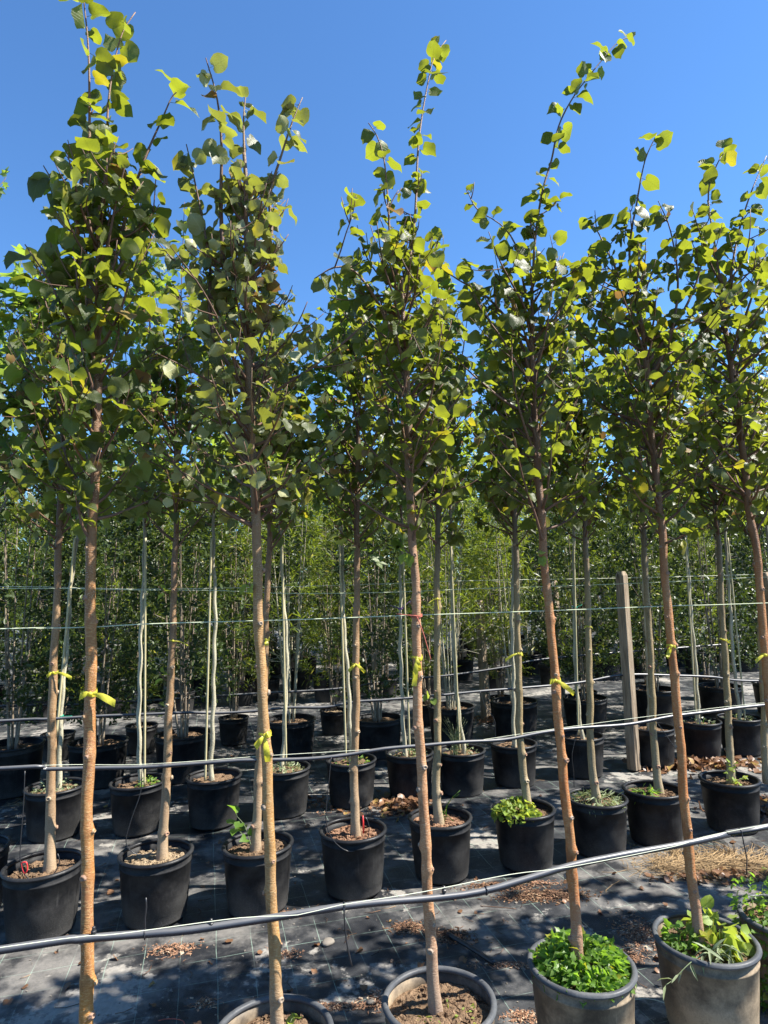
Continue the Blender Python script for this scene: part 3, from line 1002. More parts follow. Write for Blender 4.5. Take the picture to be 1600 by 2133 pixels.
# ---- second row
second = [
    ((-1.68, 3.234), [(103, 1800), (106, 1700), (108, 1500), (112, 1400), (118, 1250), (124, 1100), (130, 1000), (134, 850), (138, 700)], 'leftmost second row linden, its brown trunk behind the speckled front trunk', 'bark_brown', 'soil'),
    ((-1.177, 3.343), [(338, 1790), (345, 1650), (352, 1500), (357, 1380), (362, 1250), (366, 1130), (368, 1000), (366, 850)], 'second row linden in a pot with a black drip tube looping over pale soil', 'bark_brown', 'soil_pale'),
    ((-.684, 3.418), [(532, 1770), (537, 1650), (545, 1500), (551, 1400), (556, 1250), (560, 1150), (562, 1080), (563, 900)], 'second row linden half hidden behind the tan front trunk, a green shoot at its foot', 'bark_brown', 'soil'),
    ((-.206, 3.578), [(742, 1745), (738, 1600), (742, 1450), (742, 1300), (744, 1150), (744, 1000), (747, 880), (748, 750)], 'second row linden in a pot with reddish soil and a red marker stick', 'bark_brown', 'soil_red'),
    ((.272, 3.727), [(915, 1708), (908, 1640), (912, 1500), (910, 1350), (911, 1250), (912, 1100), (912, 950), (910, 800)], 'second row linden beside the pinkish front trunk, grass blades in its pot', 'bark_olive', 'soil_red'),
    ((.763, 3.837), [(1098, 1680), (1085, 1550), (1080, 1400), (1077, 1250), (1073, 1100), (1070, 1000), (1066, 850)], 'second row linden whose pot overflows with lime green weeds', 'bark_olive', 'soil'),
    ((1.23, 3.981), [(1242, 1660), (1230, 1550), (1228, 1400), (1224, 1250), (1220, 1120), (1217, 1000), (1212, 850)], 'second row linden in a pot full of pale silvery weeds', 'bark_olive', 'soil'),
    ((1.623, 4.113), [(1374, 1655), (1362, 1550), (1358, 1420), (1348, 1250), (1340, 1100), (1335, 1000), (1328, 850)], 'second row linden in front of the tall grey post', 'bark_olive', 'soil'),
    ((2.183, 4.28), [(1522, 1622), (1518, 1500), (1512, 1400), (1503, 1250), (1498, 1150), (1490, 1050), (1482, 900)], 'second row linden with young shoots at its foot near dead leaves', 'bark_olive', 'soil'),
    ((2.70, 4.43), [(1600, 1640), (1594, 1560), (1590, 1450), (1584, 1300), (1578, 1150), (1570, 1000)], 'second row linden cut by the right edge, only its greyish trunk showing', 'bark_olive', 'soil'),
]
for i, (base, tp, lab, bark, soil) in enumerate(second):
    B_ = np.array([base[0], base[1], 0])
    e0, e1 = at(*tp[-1], base) - B_, at(*tp[-2], base) - B_
    up = unit(e0 - e1)
    zt = 3.55 + .25 * math.sin(i * 2.1) - e0[2]
    lead = [[e0, e0 + up * zt * .5 + np.array([.03, .02, 0]), e0 + up * zt + np.array([.06 * math.sin(i * 1.9), .03, 0])],
            [e0 * .6 + e1 * .4, e0 + up * zt * .3 + np.array([-.10, -.05, 0]), e0 + up * zt * .75 + np.array([-.16, -.03 + .05 * math.sin(i), 0])],
            [e0 * .3 + e1 * .7, e0 + up * zt * .1 + np.array([.14, .04, 0]), e0 + up * zt * .5 + np.array([.20, .02, 0])]]
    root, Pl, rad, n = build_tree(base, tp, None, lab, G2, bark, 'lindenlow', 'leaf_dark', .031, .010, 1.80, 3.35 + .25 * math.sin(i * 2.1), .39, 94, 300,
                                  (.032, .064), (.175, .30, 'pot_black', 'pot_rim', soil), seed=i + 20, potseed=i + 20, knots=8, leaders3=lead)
    TREES['P%d' % (i + 1)] = (root, Pl, rad, base)
# ---- third row, pale stems with a cane each
third = [
    ((-2.24, 4.43), [(122, 1645), (127, 1500), (140, 1330), (150, 1200), (165, 1080), (170, 900)], 'a slanting pale stem tied with green string'),
    ((-1.71, 4.50), [(292, 1635), (290, 1450), (297, 1250), (302, 1100), (304, 900)], 'a straight pale stem and a small weed tuft'),
    ((-1.22, 4.58), [(440, 1625), (443, 1500), (448, 1300), (445, 1130), (443, 950)], 'a pale stem with white drips on the pot wall'),
    ((-.76, 4.75), [(588, 1592), (597, 1400), (592, 1250), (585, 1130), (582, 950)], 'a bent pale stem just right of the tan front trunk'),
    ((-.29, 4.91), [(732, 1580), (727, 1450), (717, 1300), (712, 1100), (711, 950)], 'a pale stem left of the red marker stick'),
    ((.15, 5.08), [(846, 1572), (839, 1500), (834, 1300), (836, 1100), (838, 950)], 'a pale stem wearing purple string'),
    ((.55, 5.10), [(966, 1562), (955, 1480), (945, 1350), (941, 1200), (940, 1050), (940, 900)], 'a wavy pale stem and tall thin grass in the pot'),
    ((.99, 5.28), [(1070, 1562), (1070, 1450), (1066, 1300), (1070, 1150), (1070, 950)], 'a pale stem behind the lime green weeds'),
    ((1.59, 5.47), [(1214, 1545), (1200, 1420), (1196, 1250), (1195, 1100), (1194, 950)], 'a pale stem tied with teal string'),
    ((2.28, 5.71), [(1352, 1530), (1350, 1400), (1340, 1200), (1335, 1050), (1333, 950)], 'a pale stem just right of the grey post'),
    ((2.78, 5.90), [(1456, 1510), (1450, 1400), (1438, 1250), (1428, 1100), (1424, 950)], 'a pale stem over the heap of dead leaves'),
    ((3.20, 6.0), [(1543, 1502), (1530, 1400), (1520, 1250), (1510, 1100), (1504, 950)], 'a pale stem and sparse weeds at the right'),
]
for i, (base, tp, lab) in enumerate(third):
    P9 = at(*tp[-1], base)
    lead = [[at(*tp[-1], base) - np.array([base[0], base[1], 0]), P9 - np.array([base[0], base[1], 0]) + np.array([.03 * math.sin(i), .02, .55]), P9 - np.array([base[0], base[1], 0]) + np.array([.06 * math.sin(i * 2), .0, 1.4 + .25 * math.sin(i * 1.7)])],
            [P9 - np.array([base[0], base[1], .1]), P9 - np.array([base[0], base[1], 0]) + np.array([-.16, .05, .5]), P9 - np.array([base[0], base[1], 0]) + np.array([-.2, .02, 1.0])]]
    root, Pl, rad, n = build_tree(base, tp, None, 'third row plane tree, ' + lab, G3, 'bark_pale', 'plane', 'leaf_plane', .021, .009, 2.0, 3.85 + .25 * math.sin(i * 1.3), .44, 84, 220,
                                  (.050, .098), (.185, .31, 'pot_black', 'pot_rim', 'soil'), seed=i + 50, knots=6, scars=False, leaders3=lead, potshare='r3', clods=60, sparse=.85)
    TREES['W%d' % (i + 1)] = (root, Pl, rad, base)
    # bamboo cane tied to the stem
    b = MB()
    a0 = Pl[3] + np.array([.035 * (1 if i % 2 else -1), -.03, -.02])
    a1 = at_height(Pl, 1.95) + np.array([.012 * (1 if i % 2 else -1), -.02, 0])
    C = resample(np.array([a0, a1]), .04)
    nodes = lambda L, A: 1 + .18 * np.exp(-(((L % .27) - .13) / .012) ** 2) + 0 * A
    V, F, UV = tube(C, .0078, 8, bump=nodes)
    b.add(V, F, UV)
    st = put('bamboo_cane', b.mesh('bamboo_cane', M['bamboo']), loc=(base[0], base[1], 0))
    tag(st, 'bamboo cane beside ' + lab, 'cane', 'bamboo canes of the third row')

rt_, Pl_, _r, bs_ = TREES['W5']
side_shoot(rt_, bs_, [at(716, 1190, bs_), at(750, 1170, bs_), at(800, 1130, bs_), at(835, 1090, bs_)], 11, (.10, .15), 'plane', 'leaf_plane', 5)
for (k_, u, v, n_) in (('T3', 862, 1160, 5), ('T2', 538, 1235, 4), ('P2', 352, 1240, 5), ('T1', 192, 1095, 4), ('T4', 1140, 1165, 3), ('P2', 352, 1420, 4), ('P5', 907, 1455, 3)):
    rt_, Pl_, _r, bs_ = TREES[k_]
    side_shoot(rt_, bs_, [at(u, v, bs_), at(u - 12, v - 8, bs_), at(u - 20, v - 20, bs_)], n_, (.022, .036) if k_[0] == 'T' else (.03, .045), 'linden' if k_[0] == 'T' else 'lindenlow', 'leaf_lime', u)

# ------------------------------------------------------------------ trees further right: outside the frame, they throw the dappled shade
def plain_tree(base, rowg, label, seed, h0, h1, half, leafkey, leafmat, bark, nb, pot):
    q = np.random.RandomState(seed)
    t3 = [(0, 0, .25), (q.normal(0, .01), 0, 1.0), (q.normal(0, .02), q.normal(0, .02), h0), (q.normal(0, .03), q.normal(0, .03), h1 - .3)]
    l3 = [[t3[-1], (q.normal(0, .08), q.normal(0, .08), h1 + .25), (q.normal(0, .1), q.normal(0, .1), h1 + .7)]]
    return build_tree(base, None, None, label, rowg, bark, leafkey, leafmat, .028, .011, h0, h1, half, nb, 0, (.038, .066), pot, seed=seed, trunk3=t3, leaders3=l3, scars=False, knots=6, potshare='out' + pot[2])


ORD = ['nearest', 'second nearest', 'third nearest', 'fourth nearest', 'fifth nearest']
for k in range(5):
    plain_tree((2.12 + .497 * k, 2.78 + .14 * k), G1, '%s front row linden beyond the right edge of the picture' % ORD[k], 200 + k, 1.72, 2.8, .26, 'lindenlow', 'leaf_linden', 'bark_orange', 38, DP)
for k in range(4):
    plain_tree((3.2 + .49 * k, 4.57 + .14 * k), G2, '%s second row linden beyond the right edge of the picture' % ORD[k], 220 + k, 1.8, 3.1, .27, 'lindenlow', 'leaf_dark', 'bark_olive', 38, (.175, .30, 'pot_black', 'pot_rim', 'soil'))
for k in range(3):
    plain_tree((3.72 + .5 * k, 6.14 + .14 * k), G3, '%s third row plane tree beyond the right edge of the picture' % ORD[k], 240 + k, 2.0, 3.7, .38, 'plane', 'leaf_plane', 'bark_pale', 44, (.185, .31, 'pot_black', 'pot_rim', 'soil'))
build_tree((-2.16, 3.42), None, None, 'plane tree cut by the left edge, bright lobed leaves against the sky', G3, 'bark_pale', 'plane', 'leaf_plane', .022, .009, 1.95, 3.35, .36, 44, 260,
           (.065, .115), (.185, .31, 'pot_black', 'pot_rim', 'soil'), seed=77, knots=6, scars=False, potshare='r3', clods=60, sparse=.8,
           trunk3=[(0, 0, .25), (.01, 0, 1.0), (.03, .01, 1.9), (.06, 0, 2.7)], leaders3=[[(.06, 0, 2.7), (.10, .02, 3.1), (.16, .02, 3.5)], [(.05, 0, 2.4), (.18, 0, 2.8), (.24, .05, 3.25)]])
plain_tree((-2.75, 4.30), G3, 'third row plane tree standing beyond the left edge of the picture', 251, 2.0, 3.9, .40, 'plane', 'leaf_plane', 'bark_pale', 48, (.185, .31, 'pot_black', 'pot_rim', 'soil'))

# ------------------------------------------------------------------ shrubs of the back rows
def shrub_parts(seed, z0, z1, half, nst, leafkey, leafmat, nleaf, lsize, bark, lean=.12, power=.8, stemr=.011):
    q = np.random.RandomState(seed)
    st = MB()
    cs = []
    for k in range(nst):
        a = 6.28 * k / nst + q.uniform(-.5, .5)
        d = q.uniform(.3, 1) * half * .75
        top = z0 + (z1 - z0) * q.uniform(.7, 1.0)
        C = resample(np.array([(.03 * math.cos(a), .03 * math.sin(a), .28), (d * .45 * math.cos(a) + q.normal(0, .02), d * .45 * math.sin(a), .28 + (top - .28) * .4), (d * math.cos(a + .2), d * math.sin(a + .2), top)]), .08)
        st.add(*tube(C, np.linspace(stemr, .003, len(C)), 6))
        cs.append(C)
        for s in range(7):
            i = q.randint(int(len(C) * .25), len(C))
            dd = unit(np.array([math.cos(a), math.sin(a), 0]) * q.uniform(.2, 1) + q.normal(0, .6, 3) + np.array([0, 0, .8]))
            C2 = np.array([C[i], C[i] + dd * q.uniform(.12, .3)])
            st.add(*tube(C2, [.004, .0015], 4))
    places = []
    # leaf sprays: shoots scattered through the crown's volume, uneven
    nsh = nleaf // 9
    for k in range(nsh):
        f = q.rand() ** power
        z = z0 + (z1 - z0) * f
        rr = half * (math.sin(math.pi * min(.97, .15 + .8 * f)) ** .5) * (.35 + .65 * math.sqrt(q.rand())) * (1 + .25 * math.sin(k * 1.7 + seed))
        a = q.uniform(0, 6.28)
        if vnoise(np.array([a * 2.2 + seed]), np.array([z * 5.0]), seed)[0] < .36:
            continue
        p = np.array([rr * math.cos(a), rr * math.sin(a), z])
        d = unit(np.array([math.cos(a), math.sin(a), 0]) * .5 + np.array([0, 0, .8]) + q.normal(0, .4, 3))
        Ls = q.uniform(.08, .2)
        for s in range(9):
            pp = p + d * Ls * s / 9
            o = unit(np.cross(d, q.normal(0, 1, 3)))
            y = o + d * .7
            zz = np.array([0, 0, 1]) + q.normal(0, .6, 3)
            places.append((pp, frame(y, zz), q.uniform(*lsize)))
    return st.mesh('stems', M[bark]), foliage_mesh('foliage', leafkey, leafmat, places)


def copy_tree(o, parent=None):
    c = o.copy()
    COL.objects.link(c)
    c.parent = parent
    for ch in o.children:
        copy_tree(ch, c)
    return c


def shrub(name, loc, label, group, parts, potspec, share):
    t = thing(name, loc, label, 'shrub', group)
    add_pot(t, *potspec, seed=hash(share) % 7 if False else len(share), share=share, clods=30)
    put('stems', parts[0], t)
    put('foliage', parts[1], t, kind='stuff')
    return t


SP = [shrub_parts(301 + k, .50, 2.5 + .2 * (k % 2), .42, 6, 'oval', 'leaf_shrub', 6200, (.035, .062), 'bark_stem', power=.9) for k in range(3)]
SPO = [shrub_parts(391, 1.05, 2.6, .36, 6, 'narrow', 'leaf_light', 2600, (.06, .10), 'bark_pale', power=.9)]
SPL = [shrub_parts(331 + k, .60, 3.0 + .25 * k, .40, 5, 'narrow', 'leaf_light', 6000, (.07, .11), 'bark_stem', power=.95) for k in range(2)]
SPG = [shrub_parts(351, .6, 2.9, .40, 5, 'narrow', 'leaf_grey', 2600, (.05, .08), 'bark_pale')]
SPT = [shrub_parts(361 + k, .9, 4.0 + .35 * k, .62, 4, 'oval', 'leaf_light' if k else 'leaf_shrub', 5200, (.06, .09), 'bark_pale', stemr=.02) for k in range(2)]
BIG = (.235, .36, 'pot_black', 'pot_rim', 'soil')
MID = (.20, .33, 'pot_black', 'pot_rim', 'soil')
row4 = [(-3.75, 5.2), (-3.06, 5.35), (-2.45, 5.54), (-1.77, 5.64), (-.92, 6.10), (-.11, 6.22), (.62, 6.53), (1.30, 6.76), (2.10, 7.0), (2.93, 7.2), (3.75, 7.4), (4.5, 7.6)]
lab4 = ['shrub in a big pot just outside the left edge', 'dark shrub in the big pot cut by the left edge, many bare grey stems', 'dark leafy shrub in the big pot behind the speckled front trunk', 'multi-stemmed shrub in the big black pot between two brown trunks',
        'shrub in a black pot right behind the tan front trunk', 'thin-stemmed shrub in the pot left of the pinkish front trunk', 'shrub in the pot behind the tall thin grass', 'shrub in a wide pot right of the slim wooden post',
        'shrub in the pot behind the stem with teal string', 'dark shrub in the pot just right of the tall grey post', 'reddish-stemmed shrub in a pot at the far right', 'shrub in a big pot just outside the right edge']
for i, (x, y) in enumerate(row4):
    s = shrub('potted_shrub', (x, y, 0), lab4[i], 'shrubs in big pots, fourth row', SPO[0] if i in (6, 7, 4) else SP[i % 3], BIG, 'row4')
    s.rotation_euler = (0, 0, i * 1.3)
    s.scale = (1, 1, 1 + .06 * math.sin(i * 2.2))
# fifth row: small pots
row5 = [(-3.2, 6.35), (-2.46, 6.53), (-1.61, 6.80), (-.60, 7.15), (.45, 7.5), (1.35, 7.85), (2.4, 8.0), (3.3, 8.3), (4.2, 8.6)]
for i, (x, y) in enumerate(row5):
    s = shrub('potted_shrub', (x, y, 0), 'slender light green shrub in a smaller pot, fifth row, %s' % ['leftmost', 'second from the left', 'third from the left', 'fourth from the left', 'middle one', 'fourth from the right', 'third from the right', 'second from the right', 'rightmost'][i], 'slender shrubs in smaller pots, fifth row', SPL[i % 2], (.17, .29, 'pot_black', 'pot_rim', 'soil_pale'), 'row5x')
    s.rotation_euler = (0, 0, i * 2.3)
    s.scale = (.9, .9, .82 + .08 * math.sin(i))
# rows beyond the aisle
q = np.random.RandomState(5)
proto = {}
rows = [(9.4, .80, [('d', 0), ('d', 1), ('l', 0), ('d', 2)]), (10.4, .85, [('l', 0), ('l', 1), ('d', 0), ('t', 0)]), (11.8, .9, [('l', 1), ('g', 0), ('d', 2), ('l', 0), ('t', 1)]), (13.4, 1.0, [('t', 0), ('l', 1), ('t', 1)]),
        (15.5, 1.1, [('t', 1), ('t', 0), ('l', 0)]), (18.0, 1.25, [('t', 0), ('t', 1)]), (21.5, 1.5, [('t', 1), ('t', 0)])]
PT = {'d': SP, 'l': SPL, 'g': SPG, 't': SPT}
NMK = {'d': ('dark green shrub in a black pot beyond the aisle', 'shrubs beyond the aisle'), 'l': ('bright yellow-green upright shrub beyond the aisle', 'upright shrubs beyond the aisle'),
       'g': ('greyish feathery shrub beyond the aisle', 'greyish shrubs beyond the aisle'), 't': ('taller light tree in a pot far behind the shrub rows', 'taller trees far behind')}
for (yo, sp, kinds) in rows:
    x = -yo * .62 - 1.0
    while x < yo * .68 + 1.5:
        kd, ix = kinds[q.randint(len(kinds))]
        y = yo + .26 * x
        if y > 6.5 or True:
            lab, grp = NMK[kd]
            key = (kd, ix)
            if key not in proto:
                proto[key] = shrub('potted_shrub' if kd != 't' else 'potted_tree', (0, 0, 0), lab, grp, PT[kd][ix], MID, 'far%s' % kd)
                if kd == 't':
                    proto[key]['category'] = 'tree'
                o = proto[key]
            else:
                o = copy_tree(proto[key])
            o.location = (x + q.uniform(-.15, .15), y + q.uniform(-.15, .15), 0)
            o.rotation_euler = (0, 0, q.uniform(0, 6.28))
            s = q.uniform(.8, 1.2)
            o.scale = (s, s, s * q.uniform(.85, 1.1))
        x += sp * q.uniform(.75, 1.35)
for (x, y, kd) in ((-1.72, 9.3, ('d', 1)), (-2.15, 11.9, ('l', 0)), (-2.9, 15.8, ('t', 0))):
    o = copy_tree(proto[kd])
    o.location = (x, y, 0)
    o.rotation_euler = (0, 0, x)
# far tree belt closing the view
pl = []
for k in range(26000):
    x = q.uniform(-34, 40)
    y = 27 + .26 * x + q.uniform(-1.5, 1.5)
    top = 3.3 + 1.3 * vnoise(np.array([x * .8]), np.array([3.3]), 9)[0] + .8 * vnoise(np.array([x * 3]), np.array([1.3]), 4)[0]
    z = top * q.rand() ** .8
    pl.append((np.array([x, y, z]), frame(q.normal(0, 1, 3), np.array([0, -.4, 1]) + q.normal(0, .7, 3)), q.uniform(.22, .42)))
fb = put('distant_tree_belt', foliage_mesh('distant_tree_belt', 'oval', 'leaf_light', pl), kind='stuff')
tag(fb, 'far belt of green trees closing the view between the trunks', 'trees')

# ------------------------------------------------------------------ posts
def post(name, foot, top, w, label):
    d = np.array(top) - np.array(foot)
    h = np.linalg.norm(d)
    b = MB()
    s = w / 2
    prof = [(s * 1.03, 0), (s, h * .3), (s * .97, h * .7), (s * .93, h - .035), (s * .6, h)]
    V = []
    c = .18
    for (hw, z) in prof:
        for (x, y) in ((1, 1 - c), (1 - c, 1), (-1 + c, 1), (-1, 1 - c), (-1, -1 + c), (-1 + c, -1), (1 - c, -1), (1, -1 + c)):
            V.append((x * hw, y * hw, z))
    i = np.arange(len(prof) - 1)[:, None] * 8
    j = np.arange(8)[None, :]
    F = np.stack([i + j, i + (j + 1) % 8, i + 8 + (j + 1) % 8, i + 8 + j], -1).reshape(-1, 4)
    b.add(V, [F, np.array([[(len(prof) - 1) * 8 + k for k in (0, 1, 2, 3)], [(len(prof) - 1) * 8 + k for k in (0, 3, 4, 7)], [(len(prof) - 1) * 8 + k for k in (4, 5, 6, 7)]])])
    o = put(name, b.mesh(name, M['post'], smooth=False), loc=tuple(foot))
    o.rotation_mode = 'QUATERNION'
    o.rotation_quaternion = Vector(d).to_track_quat('Z', 'Y') @ Matrix.Rotation(.35, 4, 'Z').to_quaternion()
    tag(o, label, 'post', 'weathered wooden posts between the rows')
    return o


f1 = on_ground(1321, 1602); post('wooden_post', f1, at(1294, 1190, f1), .082, 'tall thick weathered grey post with a rounded top, standing alone at right of centre')
f2 = on_ground(1013, 1496); post('wooden_post', f2, at(998, 1250, f2), .09, 'weathered post farther back, whose foot stands clear on the ground in the middle')
f3 = on_ground(1170, 1492); post('wooden_post', f3, at(1152, 1208, f3), .09, 'weathered post hidden behind the bright orange trunk')
p4 = at(1594, 1192, f1); f4 = p4.copy(); f4[2] = 0; f4[0] += .12; post('wooden_post', f4, p4, .09, 'weathered post at the right edge behind the last front trunk')

# ------------------------------------------------------------------ hoses, twines
def line_obj(name, px, base, rad, mat, label, cat, group, seg=8, off=(0, 0, 0), extend=True, ds=.05):
    P = np.array([at(u, v, base) for (u, v) in px]) + np.array(off)
    if extend:
        d0, d1 = unit((P[0] - P[1]) * np.array([1, 1, .15])), unit((P[-1] - P[-2]) * np.array([1, 1, .15]))
        P = np.vstack([P[0] + d0 * 1.6, P, P[-1] + d1 * 2.2])
    C = resample(P, ds)
    V, F, UV = tube(C, rad, seg)
    o = put(name, MB().add(V, F, UV).mesh(name, M[mat]))
    tag(o, label, cat, group)
    return o, P


H1 = [(0, 1979), (160, 1957), (320, 1944), (400, 1937), (560, 1913), (710, 1889), (800, 1879), (900, 1871), (1000, 1858), (1100, 1830), (1190, 1803), (1300, 1780), (1430, 1757), (1540, 1733), (1600, 1722)]
b1 = (.136, 2.157 - .040)
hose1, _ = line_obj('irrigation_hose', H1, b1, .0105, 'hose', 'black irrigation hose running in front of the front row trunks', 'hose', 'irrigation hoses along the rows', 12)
b1b = (.136, 2.157 + .045)
H2 = [(0, 1601), (100, 1602), (200, 1600), (300, 1598), (420, 1590), (500, 1584), (560, 1583), (640, 1581), (720, 1573), (800, 1560), (880, 1553), (960, 1546), (1050, 1541), (1130, 1526), (1200, 1517), (1300, 1510), (1360, 1500), (1400, 1492), (1500, 1480), (1600, 1468)]
b2 = (.272, 3.727 - .045)
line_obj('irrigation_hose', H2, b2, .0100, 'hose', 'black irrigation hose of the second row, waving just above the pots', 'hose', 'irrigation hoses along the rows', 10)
H3 = [(0, 1502), (100, 1498), (200, 1492), (300, 1488), (400, 1484), (440, 1486), (520, 1482), (600, 1474), (680, 1473), (740, 1462), (800, 1458), (900, 1450), (1000, 1440), (1100, 1432), (1180, 1425), (1230, 1418), (1280, 1408), (1330, 1405), (1400, 1407), (1480, 1410), (1600, 1418)]
b3 = (.15, 5.08 - .04)
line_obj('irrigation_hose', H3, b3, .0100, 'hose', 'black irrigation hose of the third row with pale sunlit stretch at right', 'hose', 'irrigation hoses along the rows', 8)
H4 = [(0, 1471), (150, 1468), (300, 1460), (450, 1450), (560, 1443), (700, 1435), (800, 1420), (880, 1412), (950, 1405), (1050, 1390), (1160, 1370)]
line_obj('irrigation_hose', H4, (-.11, 6.22), .010, 'hose', 'farthest black irrigation hose, above the big shrub pots', 'hose', 'irrigation hoses along the rows', 8)
line_obj('twine', [(0, 1974), (250, 1945), (500, 1912), (620, 1906), (710, 1885), (880, 1858), (1060, 1822), (1185, 1806), (1400, 1764), (1600, 1717)], (.136, 2.157 - .065), .0011, 'twine', 'thin white twine stretched beside the front hose', 'twine', 'twines along the rows', 5)
line_obj('twine', [(0, 1599), (300, 1592), (560, 1574), (740, 1563), (940, 1549), (1090, 1528), (1200, 1512), (1400, 1486), (1600, 1463)], b2, .0013, 'twine', 'thin pale twine stretched beside the second row hose', 'twine', 'twines along the rows', 5)
line_obj('twine', [(0, 1310), (75, 1309), (200, 1306), (300, 1300), (500, 1294), (640, 1290), (850, 1282), (1000, 1277), (1200, 1270), (1400, 1262), (1600, 1256)], b1b, .0016, 'twine_green', 'nearest pale green twine tied to the front row trunks at eye level', 'twine', 'twines along the rows', 5)
line_obj('twine', [(0, 1226), (300, 1229), (450, 1230), (600, 1236), (800, 1234), (1000, 1226), (1250, 1218), (1500, 1207), (1600, 1202)], (.272, 3.727 + .04), .0018, 'twine_green', 'pale green twine tied to the second row trunks, sagging in the middle', 'twine', 'twines along the rows', 5)
line_obj('twine', [(0, 1222), (300, 1227), (600, 1222), (800, 1216), (1000, 1209), (1300, 1204), (1600, 1196)], (.15, 5.08 + .04), .0018, 'twine', 'farther pale twine tied to the third row stems', 'twine', 'twines along the rows', 5)


# ------------------------------------------------------------------ drip tubes, clips and markers
def drip(px, base, label, r=.0024):
    P = np.array([at(u, v, base, ROWDIR) for (u, v) in px])
    C = resample(P, .02)
    o = put('drip_tube', MB().add(*tube(C, r, 6)).mesh('drip_tube', M['tubing']))
    tag(o, label, 'tube', 'thin drip tubes')
    return o


def dy(b, d):
    return (b[0], b[1] + d)


drip([(52, 1606), (49, 1680), (44, 1740), (42, 1785), (46, 1812), (62, 1832), (90, 1838), (112, 1822), (124, 1795), (120, 1778)], dy(second[0][0], -.12), 'drip tube curling into the leftmost second row pot')
drip([(296, 1601), (293, 1650), (276, 1700), (264, 1740), (264, 1760), (278, 1777), (300, 1781), (318, 1774), (323, 1768)], dy(second[1][0], -.1), 'drip tube looping onto the pale soil of the second row pot')
drip([(690, 1578), (684, 1640), (679, 1690), (682, 1725), (700, 1757), (725, 1773), (748, 1769), (765, 1750), (769, 1722), (762, 1702)], dy(second[3][0], -.17), 'drip tube hanging as a loop over the rim beside the red marker')
drip([(716, 1886), (718, 1920), (722, 1962), (728, 1990), (733, 2012)], dy(b1, -.02), 'loose drip tube dangling from the front hose left of the pinkish trunk')
drip([(303, 1945), (302, 1915), (305, 1890), (304, 1870)], dy(b1, .05), 'short drip tube standing up from the front hose')
drip([(1545, 1733), (1550, 1760), (1556, 1790), (1555, 1822)], dy(b1, .06), 'drip tube dropping from the front hose onto dry grass')
drip([(1365, 1500), (1385, 1528), (1405, 1557)], dy(b2, .03), 'short drip tube branching off the second row hose near the grey post')
drip([(1205, 1517), (1192, 1570), (1195, 1610), (1196, 1640)], dy(b2, .2), 'drip tube hanging behind the bright orange trunk')
drip([(1032, 1540), (1030, 1500), (1010, 1470), (1000, 1440)], dy(b2, 1.0), 'thin drip tube rising to the third row hose')
# cable-tie rings on the front hose
for (u, v, lb) in ((302, 1946, 'left'), (717, 1888, 'middle'), (1012, 1855, 'right'), (1540, 1733, 'far right')):
    c = at(u, v, b1)
    t = np.linspace(0, 2 * math.pi, 17)
    n_ = np.array([-ROWDIR[1], ROWDIR[0], 0])
    C = np.array([c + .0125 * (n_ * math.cos(a) + np.array([0, 0, 1]) * math.sin(a)) for a in t])
    o = put('hose_tie', MB().add(*tube(C, .002, 5, cap=False)).mesh('hose_tie', M['tubing']))
    tag(o, 'small black tie on the front hose at %s of it' % lb, 'tie', 'ties on the front hose')
for (u, v, lb) in ((195, 1943, 'by the speckled trunk'), (925, 1856, 'right of the pinkish trunk'), (440, 1926, 'left of the tan trunk')):
    c = at(u, v + 6, b1)
    b = MB()
    V, F = lathe([(0, -.006), (.007, -.006), (.0075, .002), (.005, .004), (.0045, .012), (.0025, .014), (0, .014)], 10)
    b.add(V, F)
    tag(put('dripper', b.mesh('dripper', M['tubing'], smooth=False), loc=tuple(c + np.array([0, 0, .010]))), 'small black dripper on the front hose ' + lb, 'dripper', 'drippers on the front hose')
# red marker stick and red clip
p = at(757, 1728, dy(second[3][0], -.02)); a = at(756, 1699, dy(second[3][0], -.02))
o = put('marker_stick', MB().add(*tube(np.array([p - [0, 0, .02], (p + a) / 2, a]), [.004, .005, .0035], 8)).mesh('marker_stick', M['red']))
tag(o, 'small red marker stick in the reddish soil of a second row pot', 'marker')
c = at(50, 1806, dy(second[0][0], -.12))
C = resample(np.array([c + [-.012, 0, .018], c + [.010, 0, .02], c + [.016, 0, -.01], c + [.006, 0, -.028], c + [-.006, 0, -.01], c + [-.012, 0, .018]]), .006)
o = put('tube_clip', MB().add(*tube(C, .0035, 6)).mesh('tube_clip', M['red']))
tag(o, 'small red clip on the drip tube at the leftmost second row pot', 'clip')


